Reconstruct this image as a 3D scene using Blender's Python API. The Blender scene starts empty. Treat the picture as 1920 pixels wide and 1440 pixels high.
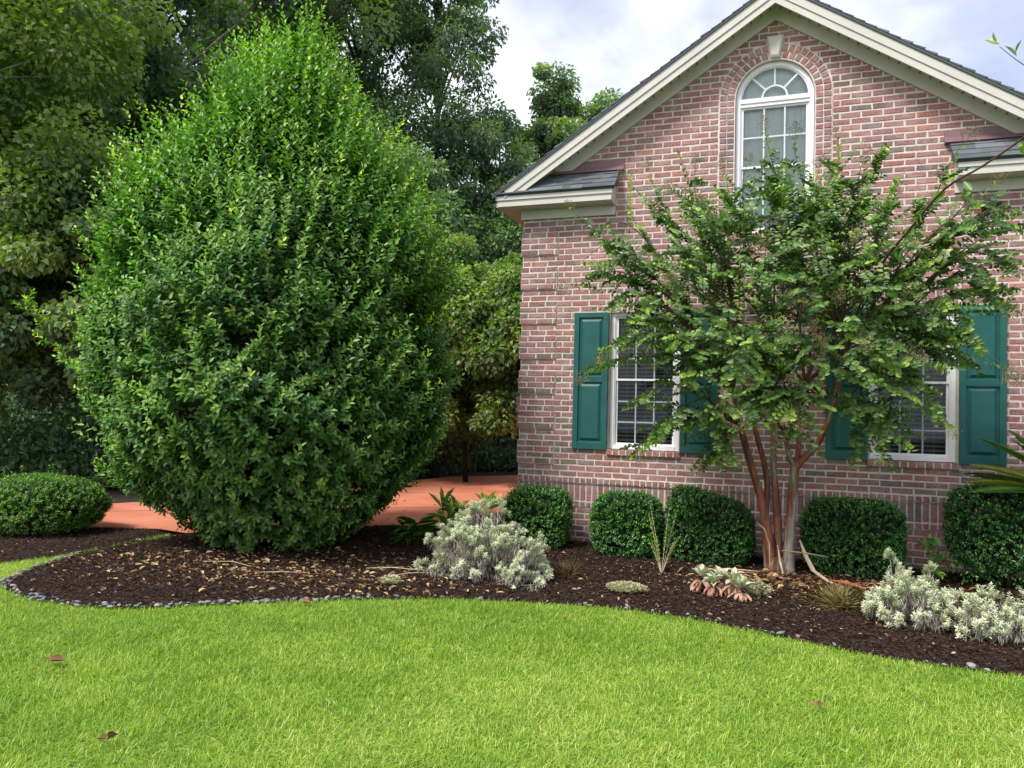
import bpy, math, random
import numpy as np
from mathutils import Vector, Matrix
random.seed(7); RNG = np.random.default_rng(11)
scene = bpy.context.scene
COL = scene.collection
PI = math.pi

# ------------------------------------------------------------------ materials
def newmat(name):
    m = bpy.data.materials.new(name); m.use_nodes = True
    nt = m.node_tree; nt.nodes.clear()
    return m, nt, nt.nodes, nt.links

def ramp(N, stops, interp='LINEAR'):
    r = N.new('ShaderNodeValToRGB'); r.color_ramp.interpolation = interp
    e = r.color_ramp.elements
    while len(e) < len(stops): e.new(0.5)
    for i, (p, c) in enumerate(stops):
        e[i].position = p; e[i].color = (c[0], c[1], c[2], 1)
    return r

def noise(N, L, scale, detail=4, rough=.55, coord='Object', vec=None, nt=None):
    n = N.new('ShaderNodeTexNoise'); n.inputs['Scale'].default_value = scale
    n.inputs['Detail'].default_value = detail; n.inputs['Roughness'].default_value = rough
    tc = N.new('ShaderNodeTexCoord')
    L.new(tc.outputs[coord] if vec is None else vec, n.inputs['Vector'])
    return n

def surf(name, c1, c2, scale=8, rough=.6, bump=.2, bscale=40, spec=.4, c3=None, detail=6, bdist=.01):
    m, nt, N, L = newmat(name)
    out = N.new('ShaderNodeOutputMaterial'); p = N.new('ShaderNodeBsdfPrincipled')
    n = noise(N, L, scale, detail)
    st = [(.3, c1), (.7, c2)] if c3 is None else [(.3, c1), (.52, c2), (.72, c3)]
    r = ramp(N, st); L.new(n.outputs['Fac'], r.inputs['Fac']); L.new(r.outputs['Color'], p.inputs['Base Color'])
    p.inputs['Roughness'].default_value = rough; p.inputs['Specular IOR Level'].default_value = spec
    if bump:
        b = N.new('ShaderNodeBump'); b.inputs['Strength'].default_value = bump; b.inputs['Distance'].default_value = bdist
        n2 = noise(N, L, bscale, 5); L.new(n2.outputs['Fac'], b.inputs['Height']); L.new(b.outputs['Normal'], p.inputs['Normal'])
    L.new(p.outputs['BSDF'], out.inputs['Surface'])
    return m

def leafmat(name, stops, rough=.4, spec=.5, trans=.25, tcol=(.25, .45, .05), var=.25, vscale=1.2):
    """foliage: colour from the point attribute 'tint' (leaf age) with slow variation over the plant"""
    m, nt, N, L = newmat(name)
    out = N.new('ShaderNodeOutputMaterial'); p = N.new('ShaderNodeBsdfPrincipled')
    a = N.new('ShaderNodeAttribute'); a.attribute_name = 'tint'
    n = noise(N, L, vscale, 2)
    ad = N.new('ShaderNodeMath'); ad.operation = 'MULTIPLY_ADD'
    L.new(n.outputs['Fac'], ad.inputs[0]); ad.inputs[1].default_value = var * 2
    sub = N.new('ShaderNodeMath'); sub.operation = 'SUBTRACT'; L.new(a.outputs['Fac'], sub.inputs[0]); sub.inputs[1].default_value = var
    L.new(sub.outputs[0], ad.inputs[2])
    r = ramp(N, stops); L.new(ad.outputs[0], r.inputs['Fac'])
    L.new(r.outputs['Color'], p.inputs['Base Color'])
    p.inputs['Roughness'].default_value = rough; p.inputs['Specular IOR Level'].default_value = spec
    t = N.new('ShaderNodeBsdfTranslucent')
    mx = N.new('ShaderNodeMix'); mx.data_type = 'RGBA'; mx.blend_type = 'MULTIPLY'; mx.inputs[0].default_value = 1
    L.new(r.outputs['Color'], mx.inputs[6]); mx.inputs[7].default_value = (tcol[0]*4, tcol[1]*4, tcol[2]*4, 1)
    L.new(mx.outputs[2], t.inputs['Color'])
    s = N.new('ShaderNodeMixShader'); s.inputs[0].default_value = trans
    L.new(p.outputs['BSDF'], s.inputs[1]); L.new(t.outputs['BSDF'], s.inputs[2]); L.new(s.outputs[0], out.inputs['Surface'])
    return m

M = {}
M['frame'] = surf('white_vinyl', (.78,.77,.80), (.86,.85,.88), 5, .35, .05, 60)
M['trim'] = surf('cream_trim', (.56,.55,.49), (.63,.615,.555), 3, .5, .08, 30)
M['soffit_warm'] = surf('soffit_warm', (.60,.57,.49), (.66,.63,.55), 3, .6, .05, 30)
M['flash'] = surf('brown_metal', (.19,.115,.125), (.25,.155,.165), 5, .45, .05, 20)
M['shutter'] = surf('green_shutter', (.006,.085,.078), (.012,.115,.102), 6, .5, .12, 90, spec=.45)
M['muntin_dim'] = surf('muntin_dim', (.32,.37,.37), (.40,.45,.45), 5, .4, 0)
M['vent'] = surf('soffit_vent', (.20,.20,.18), (.28,.28,.25), 6, .7, 0)
M['key'] = surf('cast_stone', (.58,.55,.50), (.68,.65,.59), 20, .8, .3, 120)
M['black'] = surf('dark_room', (.02,.022,.025), (.035,.036,.04), 2, .9, 0)
M['blind'] = surf('blind_slat', (.24,.24,.235), (.32,.32,.31), 4, .5, 0)  # white slats painted grey, shade behind the glass put into the colour
M['curtain'] = surf('curtain', (.66,.74,.70), (.80,.84,.80), 6, .8, .4, 14)
M['muntin'] = surf('muntin', (.56,.66,.66), (.66,.74,.74), 5, .4, 0)
M['drive'] = surf('red_concrete', (.50,.155,.085), (.60,.21,.12), 1.1, .85, .25, 60, c3=(.66,.26,.16))
M['soil'] = surf('woodland_floor', (.012,.010,.007), (.035,.025,.015), 3, .95, .6, 20)
M['lawnsoil'] = surf('lawn_soil', (.10,.16,.03), (.17,.25,.045), 6, .95, .5, 60)
M['stone'] = surf('river_stone', (.24,.27,.31), (.42,.44,.46), 30, .55, .15, 80, c3=(.55,.53,.50))
M['bark_grey'] = surf('grey_bark', (.05,.045,.035), (.13,.115,.09), 9, .9, .8, 40, bdist=.03)
M['bark_shaded'] = surf('shaded_bark', (.007,.006,.005), (.016,.014,.011), 9, .95, .6, 40)  # bark painted near-black so trunks sink into the wood's shade
M['bark_pale'] = surf('pale_bark', (.16,.15,.13), (.30,.28,.24), 9, .9, .6, 40)
M['twig'] = surf('brown_twig', (.06,.035,.02), (.14,.085,.05), 20, .8, .3, 80)
M['peel'] = surf('peeled_bark', (.42,.32,.20), (.62,.52,.36), 14, .8, .4, 60)
M['peel_orange'] = surf('peeled_bark_orange', (.38,.09,.03), (.55,.17,.06), 14, .7, .4, 60)
M['lantern'] = surf('lantern_metal', (.02,.02,.02), (.04,.04,.04), 14, .5, 0)
M['core'] = surf('shade_core', (.008,.014,.005), (.02,.03,.01), 14, .95, .8, 30)  # near-black filler added inside shrubs, stands in for their inner shade

# mulch ground
m, nt, N, L = newmat('mulch'); M['mulch'] = m
out = N.new('ShaderNodeOutputMaterial'); p = N.new('ShaderNodeBsdfPrincipled')
n = noise(N, L, 38, 8, .7); r = ramp(N, [(.35,(.014,.008,.006)), (.55,(.044,.025,.018)), (.75,(.10,.058,.040))])
L.new(n.outputs['Fac'], r.inputs['Fac']); L.new(r.outputs['Color'], p.inputs['Base Color'])
p.inputs['Roughness'].default_value = .9; p.inputs['Specular IOR Level'].default_value = .25
b = N.new('ShaderNodeBump'); b.inputs['Strength'].default_value = 1; b.inputs['Distance'].default_value = .02
L.new(n.outputs['Fac'], b.inputs['Height']); L.new(b.outputs['Normal'], p.inputs['Normal']); L.new(p.outputs['BSDF'], out.inputs['Surface'])

# brick: colour of each brick is a point colour, speckle and pits on top
m, nt, N, L = newmat('brick'); M['brick'] = m
out = N.new('ShaderNodeOutputMaterial'); p = N.new('ShaderNodeBsdfPrincipled')
a = N.new('ShaderNodeAttribute'); a.attribute_name = 'col'
n1 = noise(N, L, 34, 6, .65); r1 = ramp(N, [(.30,(.55,.55,.60)), (.5,(1,1,1)), (.72,(1.28,1.22,1.2))])
L.new(n1.outputs['Fac'], r1.inputs['Fac'])
mx = N.new('ShaderNodeMix'); mx.data_type = 'RGBA'; mx.blend_type = 'MULTIPLY'; mx.inputs[0].default_value = 1
L.new(a.outputs['Color'], mx.inputs[6]); L.new(r1.outputs['Color'], mx.inputs[7])
n2 = noise(N, L, 150, 3, .6); r2 = ramp(N, [(.60,(0,0,0)), (.68,(1,1,1))]); L.new(n2.outputs['Fac'], r2.inputs['Fac'])
mx2 = N.new('ShaderNodeMix'); mx2.data_type = 'RGBA'; L.new(r2.outputs['Color'], mx2.inputs[0])
L.new(mx.outputs[2], mx2.inputs[6]); mx2.inputs[7].default_value = (.10,.075,.075,1)
n3 = noise(N, L, 5, 6, .7); r3 = ramp(N, [(.48,(0,0,0)), (.75,(.6,.6,.6))]); L.new(n3.outputs['Fac'], r3.inputs['Fac'])
mx3 = N.new('ShaderNodeMix'); mx3.data_type = 'RGBA'; L.new(r3.outputs['Color'], mx3.inputs[0])
L.new(mx2.outputs[2], mx3.inputs[6]); mx3.inputs[7].default_value = (.56,.46,.43,1)
n4 = noise(N, L, .9, 5, .6); r4 = ramp(N, [(.3,(.80,.80,.82)), (.7,(1.12,1.10,1.08))]); L.new(n4.outputs['Fac'], r4.inputs['Fac'])
mx4 = N.new('ShaderNodeMix'); mx4.data_type = 'RGBA'; mx4.blend_type = 'MULTIPLY'; mx4.inputs[0].default_value = 1
L.new(mx3.outputs[2], mx4.inputs[6]); L.new(r4.outputs['Color'], mx4.inputs[7])
L.new(mx4.outputs[2], p.inputs['Base Color']); p.inputs['Roughness'].default_value = .85; p.inputs['Specular IOR Level'].default_value = .25
b = N.new('ShaderNodeBump'); b.inputs['Strength'].default_value = .7; b.inputs['Distance'].default_value = .006
L.new(n1.outputs['Fac'], b.inputs['Height']); L.new(b.outputs['Normal'], p.inputs['Normal']); L.new(p.outputs['BSDF'], out.inputs['Surface'])
M['mortar'] = surf('mortar', (.56,.51,.44), (.72,.67,.59), 14, .95, .8, 90, bdist=.006)

# side brickwork (brick texture in object space)
m, nt, N, L = newmat('side_brick'); M['side_brick'] = m
out = N.new('ShaderNodeOutputMaterial'); p = N.new('ShaderNodeBsdfPrincipled')
tc = N.new('ShaderNodeTexCoord'); sx = N.new('ShaderNodeSeparateXYZ'); cx_ = N.new('ShaderNodeCombineXYZ')
L.new(tc.outputs['Object'], sx.inputs[0]); L.new(sx.outputs['Y'], cx_.inputs['X']); L.new(sx.outputs['Z'], cx_.inputs['Y'])
bt = N.new('ShaderNodeTexBrick'); L.new(cx_.outputs[0], bt.inputs['Vector'])
bt.inputs['Scale'].default_value = 1; bt.inputs['Brick Width'].default_value = .214; bt.inputs['Row Height'].default_value = .0713
bt.inputs['Mortar Size'].default_value = .006; bt.inputs['Color1'].default_value = (.30,.13,.12,1); bt.inputs['Color2'].default_value = (.19,.13,.12,1)
bt.inputs['Mortar'].default_value = (.62,.56,.48,1)
L.new(bt.outputs['Color'], p.inputs['Base Color']); p.inputs['Roughness'].default_value = .9; L.new(p.outputs['BSDF'], out.inputs['Surface'])

# shingles: per-tab colour
m, nt, N, L = newmat('shingle'); M['shingle'] = m
out = N.new('ShaderNodeOutputMaterial'); p = N.new('ShaderNodeBsdfPrincipled')
a = N.new('ShaderNodeAttribute'); a.attribute_name = 'tint'
n = noise(N, L, 260, 2); r = ramp(N, [(.3,(.55,.55,.55)), (.7,(1.4,1.4,1.4))]); L.new(n.outputs['Fac'], r.inputs['Fac'])
r2 = ramp(N, [(0,(.075,.088,.10)), (1,(.16,.18,.195))]); L.new(a.outputs['Fac'], r2.inputs['Fac'])
mx = N.new('ShaderNodeMix'); mx.data_type = 'RGBA'; mx.blend_type = 'MULTIPLY'; mx.inputs[0].default_value = 1
L.new(r2.outputs['Color'], mx.inputs[6]); L.new(r.outputs['Color'], mx.inputs[7]); L.new(mx.outputs[2], p.inputs['Base Color'])
p.inputs['Roughness'].default_value = .9; L.new(p.outputs['BSDF'], out.inputs['Surface'])

# window glass: thin pane, clear seen straight, mirror-like at the reflectivity of glass
m, nt, N, L = newmat('glass'); M['glass'] = m
out = N.new('ShaderNodeOutputMaterial'); g = N.new('ShaderNodeBsdfGlossy'); g.inputs['Roughness'].default_value = .02; g.inputs['Color'].default_value = (.9,.95,1,1)
t = N.new('ShaderNodeBsdfTransparent'); t.inputs['Color'].default_value = (.90,.93,.92,1)
fr = N.new('ShaderNodeFresnel'); fr.inputs['IOR'].default_value = 1.5
mm = N.new('ShaderNodeMath'); mm.operation = 'MULTIPLY_ADD'; L.new(fr.outputs[0], mm.inputs[0]); mm.inputs[1].default_value = 1.0; mm.inputs[2].default_value = .0
s = N.new('ShaderNodeMixShader'); L.new(mm.outputs[0], s.inputs[0]); L.new(t.outputs[0], s.inputs[1]); L.new(g.outputs[0], s.inputs[2]); L.new(s.outputs[0], out.inputs['Surface'])

# crape myrtle bark: cinnamon with peeling grey-cream patches, streaked along the stem
m, nt, N, L = newmat('peeling_bark'); M['crape_bark'] = m
out = N.new('ShaderNodeOutputMaterial'); p = N.new('ShaderNodeBsdfPrincipled')
tc = N.new('ShaderNodeTexCoord'); mp = N.new('ShaderNodeMapping'); L.new(tc.outputs['Object'], mp.inputs[0]); mp.inputs['Scale'].default_value = (11, 11, 2.2)
n = noise(N, L, 1.0, 5, .55, vec=mp.outputs[0])
r = ramp(N, [(.30,(.07,.028,.018)), (.42,(.16,.050,.026)), (.48,(.32,.095,.036)), (.515,(.20,.07,.035)), (.525,(.13,.10,.075)), (.60,(.27,.24,.185)), (.72,(.40,.36,.28))])
L.new(n.outputs['Fac'], r.inputs['Fac']); L.new(r.outputs['Color'], p.inputs['Base Color']); p.inputs['Roughness'].default_value = .6
b = N.new('ShaderNodeBump'); b.inputs['Strength'].default_value = .6; b.inputs['Distance'].default_value = .02; L.new(n.outputs['Fac'], b.inputs['Height']); L.new(b.outputs['Normal'], p.inputs['Normal'])
L.new(p.outputs['BSDF'], out.inputs['Surface'])

M['bushleaf'] = leafmat('glossy_leaf', [(0,(0.017,0.052,0.017)), (.35,(0.069,0.167,0.041)), (.65,(0.214,0.362,0.071)), (.85,(0.412,0.566,0.102)), (1,(0.850,0.850,0.085))], .42, .4, .25, var=.10, vscale=.9)
M['crapeleaf'] = leafmat('crape_leaf', [(0,(0.030,0.072,0.025)), (.4,(0.090,0.174,0.044)), (.7,(0.180,0.300,0.063)), (1,(0.419,0.587,0.079))], .38, .5, .25, var=.12, vscale=1.6)
M['hedgeleaf'] = leafmat('hedge_leaf', [(0,(0.018,0.065,0.020)), (.5,(0.054,0.166,0.036)), (.85,(0.145,0.326,0.054)), (1,(0.271,0.508,0.081))], .30, .55, .15, var=.12, vscale=3)
M['azalealeaf'] = leafmat('azalea_leaf', [(0,(0.031,0.088,0.022)), (.5,(0.094,0.200,0.037)), (1,(0.250,0.413,0.075))], .45, .4, .25, var=.15, vscale=2)
M['silver'] = leafmat('silver_leaf', [(0,(.34,.38,.25)), (.5,(.58,.63,.44)), (1,(.78,.80,.58))], .8, .2, .2, (.25,.27,.22), var=.08, vscale=5)
M['drygrey'] = leafmat('dry_leaf', [(0,(.22,.19,.16)), (.5,(.42,.38,.33)), (1,(.58,.53,.45))], .9, .1, .1, (.25,.25,.25), var=.05, vscale=5)
M['woods'] = leafmat('woodland_leaf', [(0,(0.079,0.123,0.101)), (.45,(0.231,0.292,0.190)), (.75,(0.389,0.445,0.203)), (1,(0.743,0.661,0.203))], .45, .4, .38, var=.22, vscale=.45)
M['woods_dark'] = leafmat('woodland_leaf_dark', [(0,(0.049,0.094,0.057)), (.5,(0.160,0.257,0.125)), (1,(0.395,0.491,0.156))], .5, .35, .22, var=.2, vscale=.4)
M['woods_light'] = leafmat('woodland_leaf_light', [(0,(0.079,0.121,0.056)), (.45,(0.224,0.292,0.103)), (.8,(0.436,0.474,0.173)), (1,(0.686,0.656,0.267))], .5, .35, .38, var=.2, vscale=.6)
M['grass'] = leafmat('grass_blade', [(0,(.12,.27,.03)), (.45,(.29,.47,.045)), (.8,(.47,.62,.09)), (1,(.74,.74,.28))], .5, .35, .35, (.25,.3,.06), var=.13, vscale=1.1)
M['litter'] = leafmat('fallen_leaf', [(0,(.07,.035,.02)), (.3,(.24,.11,.05)), (.6,(.46,.30,.14)), (.85,(.62,.47,.24)), (1,(.60,.50,.22))], .7, .3, .1, (.25,.25,.25), var=.02)
M['chips'] = leafmat('mulch_chip', [(0,(0.016,0.009,0.006)), (.6,(0.061,0.034,0.023)), (.9,(0.176,0.106,0.072)), (1,(0.405,0.263,0.168))], .85, .25, 0, var=.04, vscale=3)
M['ginger'] = leafmat('variegated_leaf', [(0,(.03,.10,.025)), (.5,(.14,.27,.05)), (1,(.74,.72,.12))], .4, .5, .25, var=.03)
M['sago'] = leafmat('palm_leaf', [(0,(.03,.09,.02)), (.6,(.12,.23,.04)), (1,(.50,.48,.08))], .35, .5, .15, var=.08)
M['wool'] = leafmat('woolly_leaf', [(0,(0.378,0.441,0.294)), (.6,(0.567,0.630,0.441)), (1,(0.693,0.693,0.231))], .9, .15, .15, (.25,.26,.22), var=.05)
M['pinkdry'] = leafmat('dry_pink_leaf', [(0,(.30,.14,.09)), (.5,(.46,.27,.19)), (1,(.60,.42,.32))], .9, .1, .1, (.25,.25,.25), var=.1)
M['sedum'] = leafmat('sedum_leaf', [(0,(.20,.17,.10)), (.5,(.42,.40,.24)), (1,(.66,.66,.40))], .7, .3, .1, (.25,.25,.2), var=.12, vscale=12)
M['tuft'] = leafmat('tuft_blade', [(0,(0.272,0.170,0.085)), (.5,(0.442,0.408,0.153)), (1,(0.765,0.612,0.306))], .7, .2, .15, (.25,.25,.2), var=.05)
M['capsule'] = leafmat('seed_capsule', [(0,(.08,.055,.03)), (.5,(.20,.18,.08)), (1,(.34,.33,.15))], .6, .3, 0, var=.05)

# ------------------------------------------------------------------ mesh helpers
def link(name, me, parent=None):
    o = bpy.data.objects.new(name, me); COL.objects.link(o)
    if parent is not None: o.parent = parent
    return o
def tag(o, label=None, cat=None, group=None, kind=None):
    if label: o['label'] = label
    if cat: o['category'] = cat
    if group: o['group'] = group
    if kind: o['kind'] = kind
    return o
def empty(name, loc=(0,0,0)):
    o = bpy.data.objects.new(name, None); COL.objects.link(o); o.location = loc; o.empty_display_size = .2
    return o

def npmesh(name, V, F, mat, parent=None, tint=None, smooth=False, origin=None):
    """V (n,3), F (m,4) quads"""
    V = np.asarray(V, np.float32).reshape(-1, 3)
    if parent is not None: V = V - np.array(parent.location, np.float32)
    me = bpy.data.meshes.new(name)
    F = np.asarray(F, np.int32); k = F.shape[1]
    me.vertices.add(len(V)); me.vertices.foreach_set('co', V.ravel())
    me.loops.add(F.size); me.loops.foreach_set('vertex_index', F.ravel())
    me.polygons.add(len(F)); me.polygons.foreach_set('loop_start', np.arange(0, F.size, k, dtype=np.int32))
    if tint is not None:
        at = me.attributes.new('tint', 'FLOAT', 'POINT'); at.data.foreach_set('value', np.asarray(tint, np.float32))
    if smooth: me.polygons.foreach_set('use_smooth', np.ones(len(F), bool))
    me.update(calc_edges=True)
    me.materials.append(mat)
    return link(name, me, parent)

def nrm(a): return a / np.maximum(np.linalg.norm(a, axis=-1, keepdims=True), 1e-9)

def leaves(P, D, Nn, Ln, W, tint, shape=(.32, .68, 1.0, .8), fold=.18, curl=.12):
    """six-vertex folded leaves; returns V, F, T"""
    D = nrm(D); S = nrm(np.cross(D, Nn)); Nn = nrm(np.cross(S, D))
    Ln = Ln[:, None]; W = W[:, None]
    a, b, wa, wb = shape
    v0 = P; v3 = P + D*Ln - Nn*Ln*curl
    m1 = P + D*Ln*a; m2 = P + D*Ln*b - Nn*Ln*curl*.4
    up = Nn*W*fold
    v1 = m1 + S*W*.5*wa + up; v2 = m2 + S*W*.5*wb + up
    v5 = m1 - S*W*.5*wa + up; v4 = m2 - S*W*.5*wb + up
    V = np.stack([v0, v1, v2, v3, v4, v5], 1).reshape(-1, 3)
    base = np.arange(len(P))[:, None]*6
    F = np.concatenate([base+np.array([0,1,2,3]), base+np.array([0,3,4,5])], 1).reshape(-1, 4)
    return V, F, np.repeat(tint, 6)

def merge(parts):
    Vs, Fs, Ts, o = [], [], [], 0
    for V, F, T in parts:
        Vs.append(V); Fs.append(F+o); Ts.append(T); o += len(V)
    return np.concatenate(Vs), np.concatenate(Fs), np.concatenate(Ts)

def rdir(n):
    return nrm(RNG.normal(size=(n, 3)))

def shoots(O, D, L, n, leaf, width, ptv=None, nj=.25, ang=50, tint0=.3, tint1=.75, ttip=None, mode='spiral', bend=None, start=.05, jit=.15, upn=.7, tvar=.12, taper=.35, stem=None, tipflare=0.):
    """leafy shoots: O origins, D directions, L lengths, n leaves per shoot"""
    k = len(O); D = nrm(D)
    t = (np.linspace(start, 1, n)[None, :] + RNG.uniform(-.5, .5, (k, n))/n*.5).clip(0, 1)
    bv = np.zeros((k, 3)) if bend is None else bend
    P = O[:, None]+D[:, None]*(L[:, None, None]*t[..., None]) + bv[:, None]*(t[..., None]**2)
    T = nrm(D[:, None]*L[:, None, None] + 2*bv[:, None]*t[..., None])
    A = nrm(np.cross(T, np.array([0.03, .02, 1.0]))); B = nrm(np.cross(A, T))
    if mode == 'spiral': az = np.arange(n)[None, :]*2.4 + RNG.uniform(0, 6.28, (k, 1))
    elif mode == 'pair': az = (np.arange(n)[None, :] % 2)*PI + RNG.normal(0, .25, (k, n)) + RNG.normal(0, .4, (k, 1))
    R = A*np.cos(az)[..., None] + B*np.sin(az)[..., None]
    an = np.radians(ang)*(1-tipflare*t) + RNG.normal(0, jit, (k, n))
    LD = T*np.cos(an)[..., None] + R*np.sin(an)[..., None]
    Nn = T*np.sin(an)[..., None] - R*np.cos(an)[..., None]
    Nn = Nn*(1-upn) + np.array([0, 0, 1.0])*upn + rdir(k*n).reshape(k, n, 3)*nj
    ln = leaf*(1-taper*t**3)*RNG.uniform(.75, 1.15, (k, n)); 
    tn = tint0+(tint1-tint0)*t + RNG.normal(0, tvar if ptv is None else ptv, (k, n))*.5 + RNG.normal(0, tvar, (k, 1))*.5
    if ttip is not None:
        tn = np.where((t > .72) & ttip[:, None], .97, tn)
    tn = tn.clip(0, 1)
    return leaves(P.reshape(-1, 3), LD.reshape(-1, 3), Nn.reshape(-1, 3), ln.ravel(), ln.ravel()*width, tn.ravel())

class MB:
    def __init__(s): s.v = []; s.f = []; s.m = []; s.c = []
    def add(s, vs, fs, mi=0, col=None):
        o = len(s.v); s.v += [tuple(map(float, q)) for q in vs]; s.f += [tuple(i+o for i in q) for q in fs]; s.m += [mi]*len(fs)
        s.c += [col]*len(vs)
    def box(s, x0, x1, y0, y1, z0, z1, mi=0, col=None):
        v = [(x0,y0,z0),(x1,y0,z0),(x1,y1,z0),(x0,y1,z0),(x0,y0,z1),(x1,y0,z1),(x1,y1,z1),(x0,y1,z1)]
        s.add(v, [(0,3,2,1),(4,5,6,7),(0,1,5,4),(1,2,6,5),(2,3,7,6),(3,0,4,7)], mi, col)
    def prism(s, poly, y0, y1, mi=0, col=None):
        """polygon in (x,z), extruded over y"""
        n = len(poly); v = [(x, y0, z) for x, z in poly]+[(x, y1, z) for x, z in poly]
        f = [tuple(range(n)), tuple(range(2*n-1, n-1, -1))]+[(i, i+n, (i+1) % n+n, (i+1) % n) for i in range(n)]
        s.add(v, f, mi, col)
    def tube(s, pts, rad, sides=6, mi=0, cap=True):
        pts = [Vector(p) for p in pts]; o = len(s.v); n = len(pts)
        prev = None
        for i, p in enumerate(pts):
            t = (pts[min(i+1, n-1)]-pts[max(i-1, 0)]).normalized()
            a = t.orthogonal() if prev is None else (prev - t*prev.dot(t))
            a = a.normalized(); prev = a; b = t.cross(a); r = rad[i] if isinstance(rad, (list, tuple)) else rad
            for k in range(sides):
                q = p+(a*math.cos(2*PI*k/sides)+b*math.sin(2*PI*k/sides))*r; s.v.append(tuple(q)); s.c.append(None)
        for i in range(n-1):
            for k in range(sides):
                s.f.append((o+i*sides+k, o+i*sides+(k+1) % sides, o+(i+1)*sides+(k+1) % sides, o+(i+1)*sides+k)); s.m.append(mi)
        if cap:
            s.f.append(tuple(o+(n-1)*sides+k for k in range(sides))); s.m.append(mi)
            s.f.append(tuple(o+k for k in reversed(range(sides)))); s.m.append(mi)
    def build(s, name, mats, parent=None, smooth=False, tintattr=False, bevel=0):
        me = bpy.data.meshes.new(name)
        v = s.v
        if parent is not None:
            off = parent.matrix_world.translation if parent.parent else parent.location
            off = ORIG.get(parent.name, tuple(parent.location)); v = [(a-off[0], b-off[1], c-off[2]) for a, b, c in v]
        me.from_pydata(v, [], s.f)
        mats = mats if isinstance(mats, (list, tuple)) else [mats]
        for q in mats: me.materials.append(q)
        me.polygons.foreach_set('material_index', s.m)
        if any(c is not None for c in s.c):
            if tintattr:
                at = me.attributes.new('tint', 'FLOAT', 'POINT'); at.data.foreach_set('value', [0.5 if c is None else c for c in s.c])
            else:
                at = me.attributes.new('col', 'FLOAT_COLOR', 'POINT')
                fl = []
                for c in s.c: fl += [*(c or (.6,.55,.5)), 1]
                at.data.foreach_set('color', fl)
        if smooth: me.polygons.foreach_set('use_smooth', [True]*len(me.polygons))
        me.update()
        o = link(name, me, parent)
        if parent is not None: ORIG[o.name] = ORIG.get(parent.name, tuple(parent.location))
        if bevel:
            bm = o.modifiers.new('edge', 'BEVEL'); bm.width = bevel; bm.segments = 2; bm.limit_method = 'ANGLE'
        return o
ORIG = {}

def fbm(x, y, seed=0, octs=4):
    """numpy value noise, about -1..1"""
    out = np.zeros_like(x, dtype=float); amp = 1; tot = 0
    for o in range(octs):
        xi = np.floor(x).astype(int); yi = np.floor(y).astype(int); fx = x-xi; fy = y-yi
        fx = fx*fx*(3-2*fx); fy = fy*fy*(3-2*fy)
        def h(a, b):
            q = np.sin(a*127.1+b*311.7+seed*74.7+o*19.3)*43758.5453; return (q-np.floor(q))*2-1
        out += amp*((h(xi,yi)*(1-fx)+h(xi+1,yi)*fx)*(1-fy)+(h(xi,yi+1)*(1-fx)+h(xi+1,yi+1)*fx)*fy)
        tot += amp; amp *= .5; x = x*2.03; y = y*2.03
    return out/tot

def inpoly(x, y, poly):
    r = np.zeros(x.shape, bool); n = len(poly); j = n-1
    for i in range(n):
        xi, yi = poly[i]; xj, yj = poly[j]
        c = ((yi > y) != (yj > y)) & (x < (xj-xi)*(y-yi)/((yj-yi) or 1e-9)+xi); r ^= c; j = i
    return r
def polydist(x, y, line):
    d = np.full(x.shape, 1e9)
    for (ax, ay), (bx, by) in zip(line[:-1], line[1:]):
        vx, vy = bx-ax, by-ay; t = (((x-ax)*vx+(y-ay)*vy)/(vx*vx+vy*vy)).clip(0, 1)
        d = np.minimum(d, np.hypot(x-ax-t*vx, y-ay-t*vy))
    return d

# ------------------------------------------------------------------ camera
yaw, pit, rol = map(math.radians, (-19.6101, 1.902, 1.3711))
F_ = Vector((math.sin(yaw)*math.cos(pit), math.cos(yaw)*math.cos(pit), math.sin(pit)))
R_ = Vector((math.cos(yaw), -math.sin(yaw), 0)); U_ = R_.cross(F_)
R2 = R_*math.cos(rol)+U_*math.sin(rol); U2 = U_*math.cos(rol)-R_*math.sin(rol)
cam = bpy.data.cameras.new('camera'); co = bpy.data.objects.new('camera', cam); COL.objects.link(co)
CAM = Vector((.1701, -9.0699, 1.5568))
mw = Matrix((R2, U2, -F_)).transposed().to_4x4(); mw.translation = CAM; co.matrix_world = mw
cam.sensor_width = 36; cam.lens = 1448.3/1920*36; cam.clip_end = 500; cam.clip_start = .05
scene.camera = co

# ------------------------------------------------------------------ ground
EDGE = [(-6.09,-4.3),(-5.75,-4.46),(-5.41,-4.55),(-4.89,-4.56),(-4.51,-4.45),(-4.04,-4.12),(-3.51,-3.75),(-3.03,-3.42),(-2.42,-3.14),(-1.95,-3.0),(-1.35,-2.89),(-0.91,-2.88),(-0.49,-2.94),(-0.09,-3.06),(0.28,-3.19),(0.61,-3.31),(0.93,-3.38),(1.23,-3.41),(1.58,-3.40),(2.3,-3.35),(4,-3.3)]
BACK = [(-6.59,-1.84),(-6.66,-2.48),(-6.61,-3.06),(-6.46,-3.59),(-6.3,-3.99),(-6.09,-4.3)]
BED = [(-6.3,-1.15),(-4.91,-.08),(-4.47,.2),(-3.86,2.38),(-3.86,8),(-2.9,8),(-2.9,.02),(4,.02)][::-1]
BEDP = EDGE + BED[0:1] + BED[1:] + BACK[:-1]
LBED = [(-6.85,-3.73),(-6.67,-3.31),(-6.69,-2.65),(-6.76,-1.67),(-7.07,-1.51),(-7.73,-1.77),(-8.84,-2.23),(-12,-3.5),(-16,-5.2),(-16,-8),(-7.4,-4.75)]
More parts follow.
